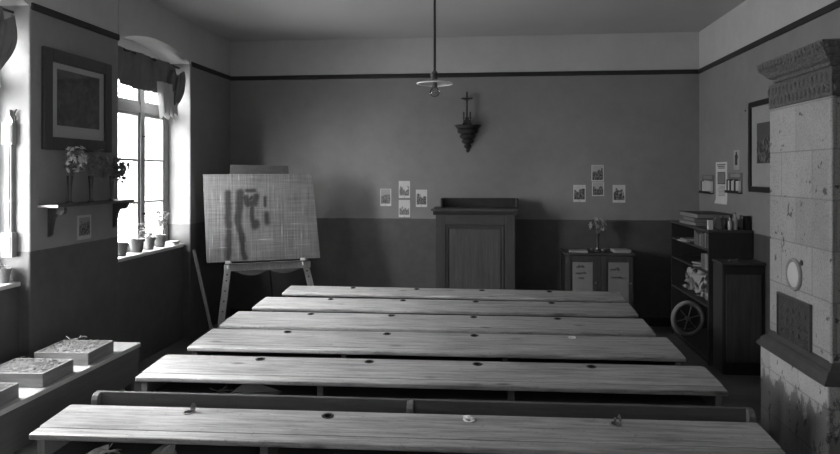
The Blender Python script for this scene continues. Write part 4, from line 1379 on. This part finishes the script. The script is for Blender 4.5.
# relief frieze: fluted/leafy tiles in low relief
b = MB()
b.box(2.045 - SO.x, X1 - SO.x, 4.33 - SO.y, 5.263 - SO.y, 2.425, 2.60, .004)
rnd = random.Random(4)
for k in range(15):
    yy = 4.37 + k * .061
    b.blob((2.045 - SO.x, yy - SO.y, 2.47), .024, 1, .1, (.5, 1, 1.3)); b.blob((2.045 - SO.x, yy + .03 - SO.y, 2.545), .022, 1, .1, (.5, 1, 1.6))
for k in range(9):
    xx = 2.08 + k * .061
    b.blob((xx - SO.x, 4.33 - SO.y, 2.47), .024, 1, .1, (1, .5, 1.3)); b.blob((xx + .03 - SO.x, 4.33 - SO.y, 2.545), .022, 1, .1, (1, .5, 1.6))
b.build('frieze', M['stove_relief'], t)
moulding('cornice', M['stove_relief'], [(0, 2.60), (.012, 2.605), (.016, 2.625), (.045, 2.64), (.05, 2.65), (.058, 2.655), (.06, 2.665), (.085, 2.685), (.095, 2.71), (.098, 2.745), (.05, 2.752)], 2.045, 4.33, 5.135, t)
b = MB()
for k in range(19):
    yy = 4.262 + k * .0508
    b.blob((1.953 - SO.x, yy - SO.y, 2.715), .024, 1, .08, (.6, 1, 1.25))
for k in range(13):
    xx = 1.985 + k * .0508
    b.blob((xx - SO.x, 4.238 - SO.y, 2.715), .024, 1, .08, (1, .6, 1.25))
b.build('cornice_leaf_band', M['stove_relief'], t)
# corner strips of the body
b = MB(); b.tube([(2.052 - SO.x, 4.337 - SO.y, .81), (2.052 - SO.x, 4.337 - SO.y, 2.42)], .014, 10); b.build('corner_bead', M['stove'], t, smooth=True)
# round vent cover
MV = Matrix.Translation((2.05 - SO.x, 4.835 - SO.y, 1.268)) @ Matrix.Rotation(-PI / 2, 4, 'Y')
b = MB(); b.lathe([(0, .004), (.082, .004), (.088, .012), (.074, .020), (.03, .026), (0, .027)], 30, MV); vc = b.build('vent_cover', M['carved'], t, smooth=True)
b = MB(); b.lathe([(.082, 0), (.108, 0), (.112, .008), (.106, .018), (.092, .020), (.084, .012)], 30, MV); b.build('vent_ring', M['book_pale'], t, smooth=True)
b = MB(); b.blob((2.045 - SO.x, 4.73 - SO.y, 1.36), .02, 2, 0, (.5, 1, 1)); b.build('boss', M['cast'], t, smooth=True)
# cast relief plate
b = MB(); b.box(2.036 - SO.x, 2.052 - SO.x, 4.60 - SO.y, 5.075 - SO.y, .80, 1.095, .006)
for k in range(5):
    for q in range(3):
        b.blob((2.036 - SO.x, 4.665 + k * .088 - SO.y, .865 + q * .075), .032, 1, .15, (.35, 1, .9))
b.build('relief_plate', M['cast'], t, smooth=True)
b = MB()
for y0, y1, z0, z1 in ((4.585, 4.60, .80, 1.11), (5.075, 5.09, .80, 1.11), (4.60, 5.075, 1.095, 1.11)):
    b.box(2.03 - SO.x, 2.052 - SO.x, y0 - SO.y, y1 - SO.y, z0, z1, .003)
b.build('plate_frame', M['stove_ledge'], t)

# ------------------------------------------------------------------ pendant lamp
PLX, PLY = -.421, 5.184
t = thing('pendant_lamp', 'pendant lamp with flat glass shade and bare bulb hanging from ceiling', 'lamp', (PLX, PLY, ZC))
z0 = 2.725 - ZC
b = MB(); b.tube([(0, 0, z0), (0, 0, 0)], .0095, 10); b.build('rod', M['iron'], t)
b = MB(); b.lathe([(0, 0), (.05, 0), (.045, -.02), (.012, -.045), (0, -.045)], 18); b.build('ceiling_rose', M['iron'], t, smooth=True)
b = MB(); b.lathe([(0, z0 + .015), (.012, z0 + .012), (.022, z0 - .005), (.032, z0 - .020), (.030, z0 - .035), (.020, z0 - .05), (.017, z0 - .075), (.021, z0 - .09), (.021, z0 - .115), (.012, z0 - .12), (0, z0 - .12)], 22); b.build('socket', M['cast'], t, smooth=True)
zs = 2.650 - ZC
b = MB(); b.lathe([(.024, zs + .016), (.06, zs + .010), (.105, zs + .002), (.132, zs - .008), (.136, zs - .014), (.133, zs - .016), (.104, zs - .003), (.06, zs + .005), (.024, zs + .011), (.024, zs + .016)], 40); b.build('glass_shade', M['milk'], t, smooth=True)
b = MB(); b.lathe([(.134 + .0055 * math.cos(2 * PI * k / 10), zs - .013 + .0055 * math.sin(2 * PI * k / 10)) for k in range(11)], 44); b.build('shade_rim', M['porcelain'], t, smooth=True)
zb = 2.575 - ZC
b = MB(); b.lathe([(.012, zb + .045), (.016, zb + .034), (.028, zb + .024), (.038, zb + .006), (.040, zb - .006), (.034, zb - .024), (.020, zb - .036), (0, zb - .040)], 24); b.build('bulb', M['bulb_glass'], t, smooth=True)
b = MB(); b.tube([(0, 0, zb + .05), (0, 0, zb + .01), (.008, 0, zb - .012), (-.004, .005, zb - .02), (-.008, 0, zb + .01)], .0015, 6); b.build('filament', M['cast'], t)

# ------------------------------------------------------------------ light: overcast sky through the windows
w = bpy.data.worlds.new('sky'); scene.world = w
w.use_nodes = True
nt = w.node_tree; nt.nodes.clear()
out = nt.nodes.new('ShaderNodeOutputWorld')
bg = nt.nodes.new('ShaderNodeBackground')
tc = nt.nodes.new('ShaderNodeTexCoord')
sep = nt.nodes.new('ShaderNodeSeparateXYZ')
L(nt, tc.outputs['Generated'], sep.inputs[0])
rp = nt.nodes.new('ShaderNodeValToRGB')
L(nt, math_(nt, 'ADD', math_(nt, 'MULTIPLY', sep.outputs['Z'], .5), .5), rp.inputs[0])
el = rp.color_ramp.elements
SKY = ((-1.0, .24), (-.25, .32), (-.03, .31), (.02, .31), (.10, .30), (.20, .26), (.38, .42), (.60, 1.6), (1.0, 2.0))
el[0].position = 0; el[0].color = (SKY[0][1],) * 3 + (1,)
el[1].position = 1; el[1].color = (SKY[-1][1],) * 3 + (1,)
for z_, v_ in SKY[1:-1]:
    e_ = el.new(z_ * .5 + .5); e_.color = (v_,) * 3 + (1,)
k = rp.outputs[0]
# hazy bright patch of cloud where the low sun stands
SUN = Vector((-.46, -.86, .22)).normalized()
dt = nt.nodes.new('ShaderNodeVectorMath'); dt.operation = 'DOT_PRODUCT'
nm = nt.nodes.new('ShaderNodeVectorMath'); nm.operation = 'NORMALIZE'
L(nt, tc.outputs['Generated'], nm.inputs[0])
L(nt, nm.outputs[0], dt.inputs[0]); dt.inputs[1].default_value = SUN
gl = math_(nt, 'POWER', math_(nt, 'MAXIMUM', dt.outputs['Value'], 0.0), 26.0)
k = math_(nt, 'ADD', k, math_(nt, 'MULTIPLY', gl, 4.1))
# sky raised on the right-hand side to feed the added fill windows
k = math_(nt, 'ADD', k, smooth_(nt, sep.outputs['X'], .1, .8, 0.0, .98))
cb = nt.nodes.new('ShaderNodeCombineColor')
for i in range(3):
    L(nt, k, cb.inputs[i])
L(nt, cb.outputs[0], bg.inputs[0])
bg.inputs[1].default_value = 60.0
L(nt, bg.outputs[0], out.inputs[0])
for i, (y0, y1) in enumerate(NICHES + FILL_NICHES):
    ld = bpy.data.lights.new('window_portal', 'AREA')
    ld.shape = 'RECTANGLE'; ld.size = ZH - .04; ld.size_y = (y1 - y0) - .06
    ld.cycles.is_portal = True
    lo = bpy.data.objects.new('window_portal', ld); COL.objects.link(lo)
    rt = i >= len(NICHES)
    lo.location = (XR + XL - XW + .13 if rt else XW - .13, (y0 + y1) / 2, 1.10 + ZH / 2)
    lo.rotation_euler = (0, PI / 2 if rt else -PI / 2, 0)

# ------------------------------------------------------------------ camera
cd = bpy.data.cameras.new('camera')
cd.sensor_width = 36; cd.sensor_fit = 'HORIZONTAL'
cd.lens = 680.5 / 840 * 36
cd.shift_y = -(227 - 172.9) / 840
cd.clip_start = .05
co = bpy.data.objects.new('camera', cd); COL.objects.link(co)
co.location = (0, 0, 1.955)
co.rotation_euler = (PI / 2, 0, .1027)
scene.camera = co

vs = scene.view_settings
vs.view_transform = 'Standard'; vs.look = 'None'; vs.gamma = 1; vs.use_curve_mapping = False
vs.exposure = 0.15
scene.cycles.max_bounces = 10
scene.cycles.diffuse_bounces = 6
scene.cycles.transparent_max_bounces = 16
scene.cycles.caustics_reflective = False
scene.cycles.caustics_refractive = False
scene.cycles.use_denoising = True
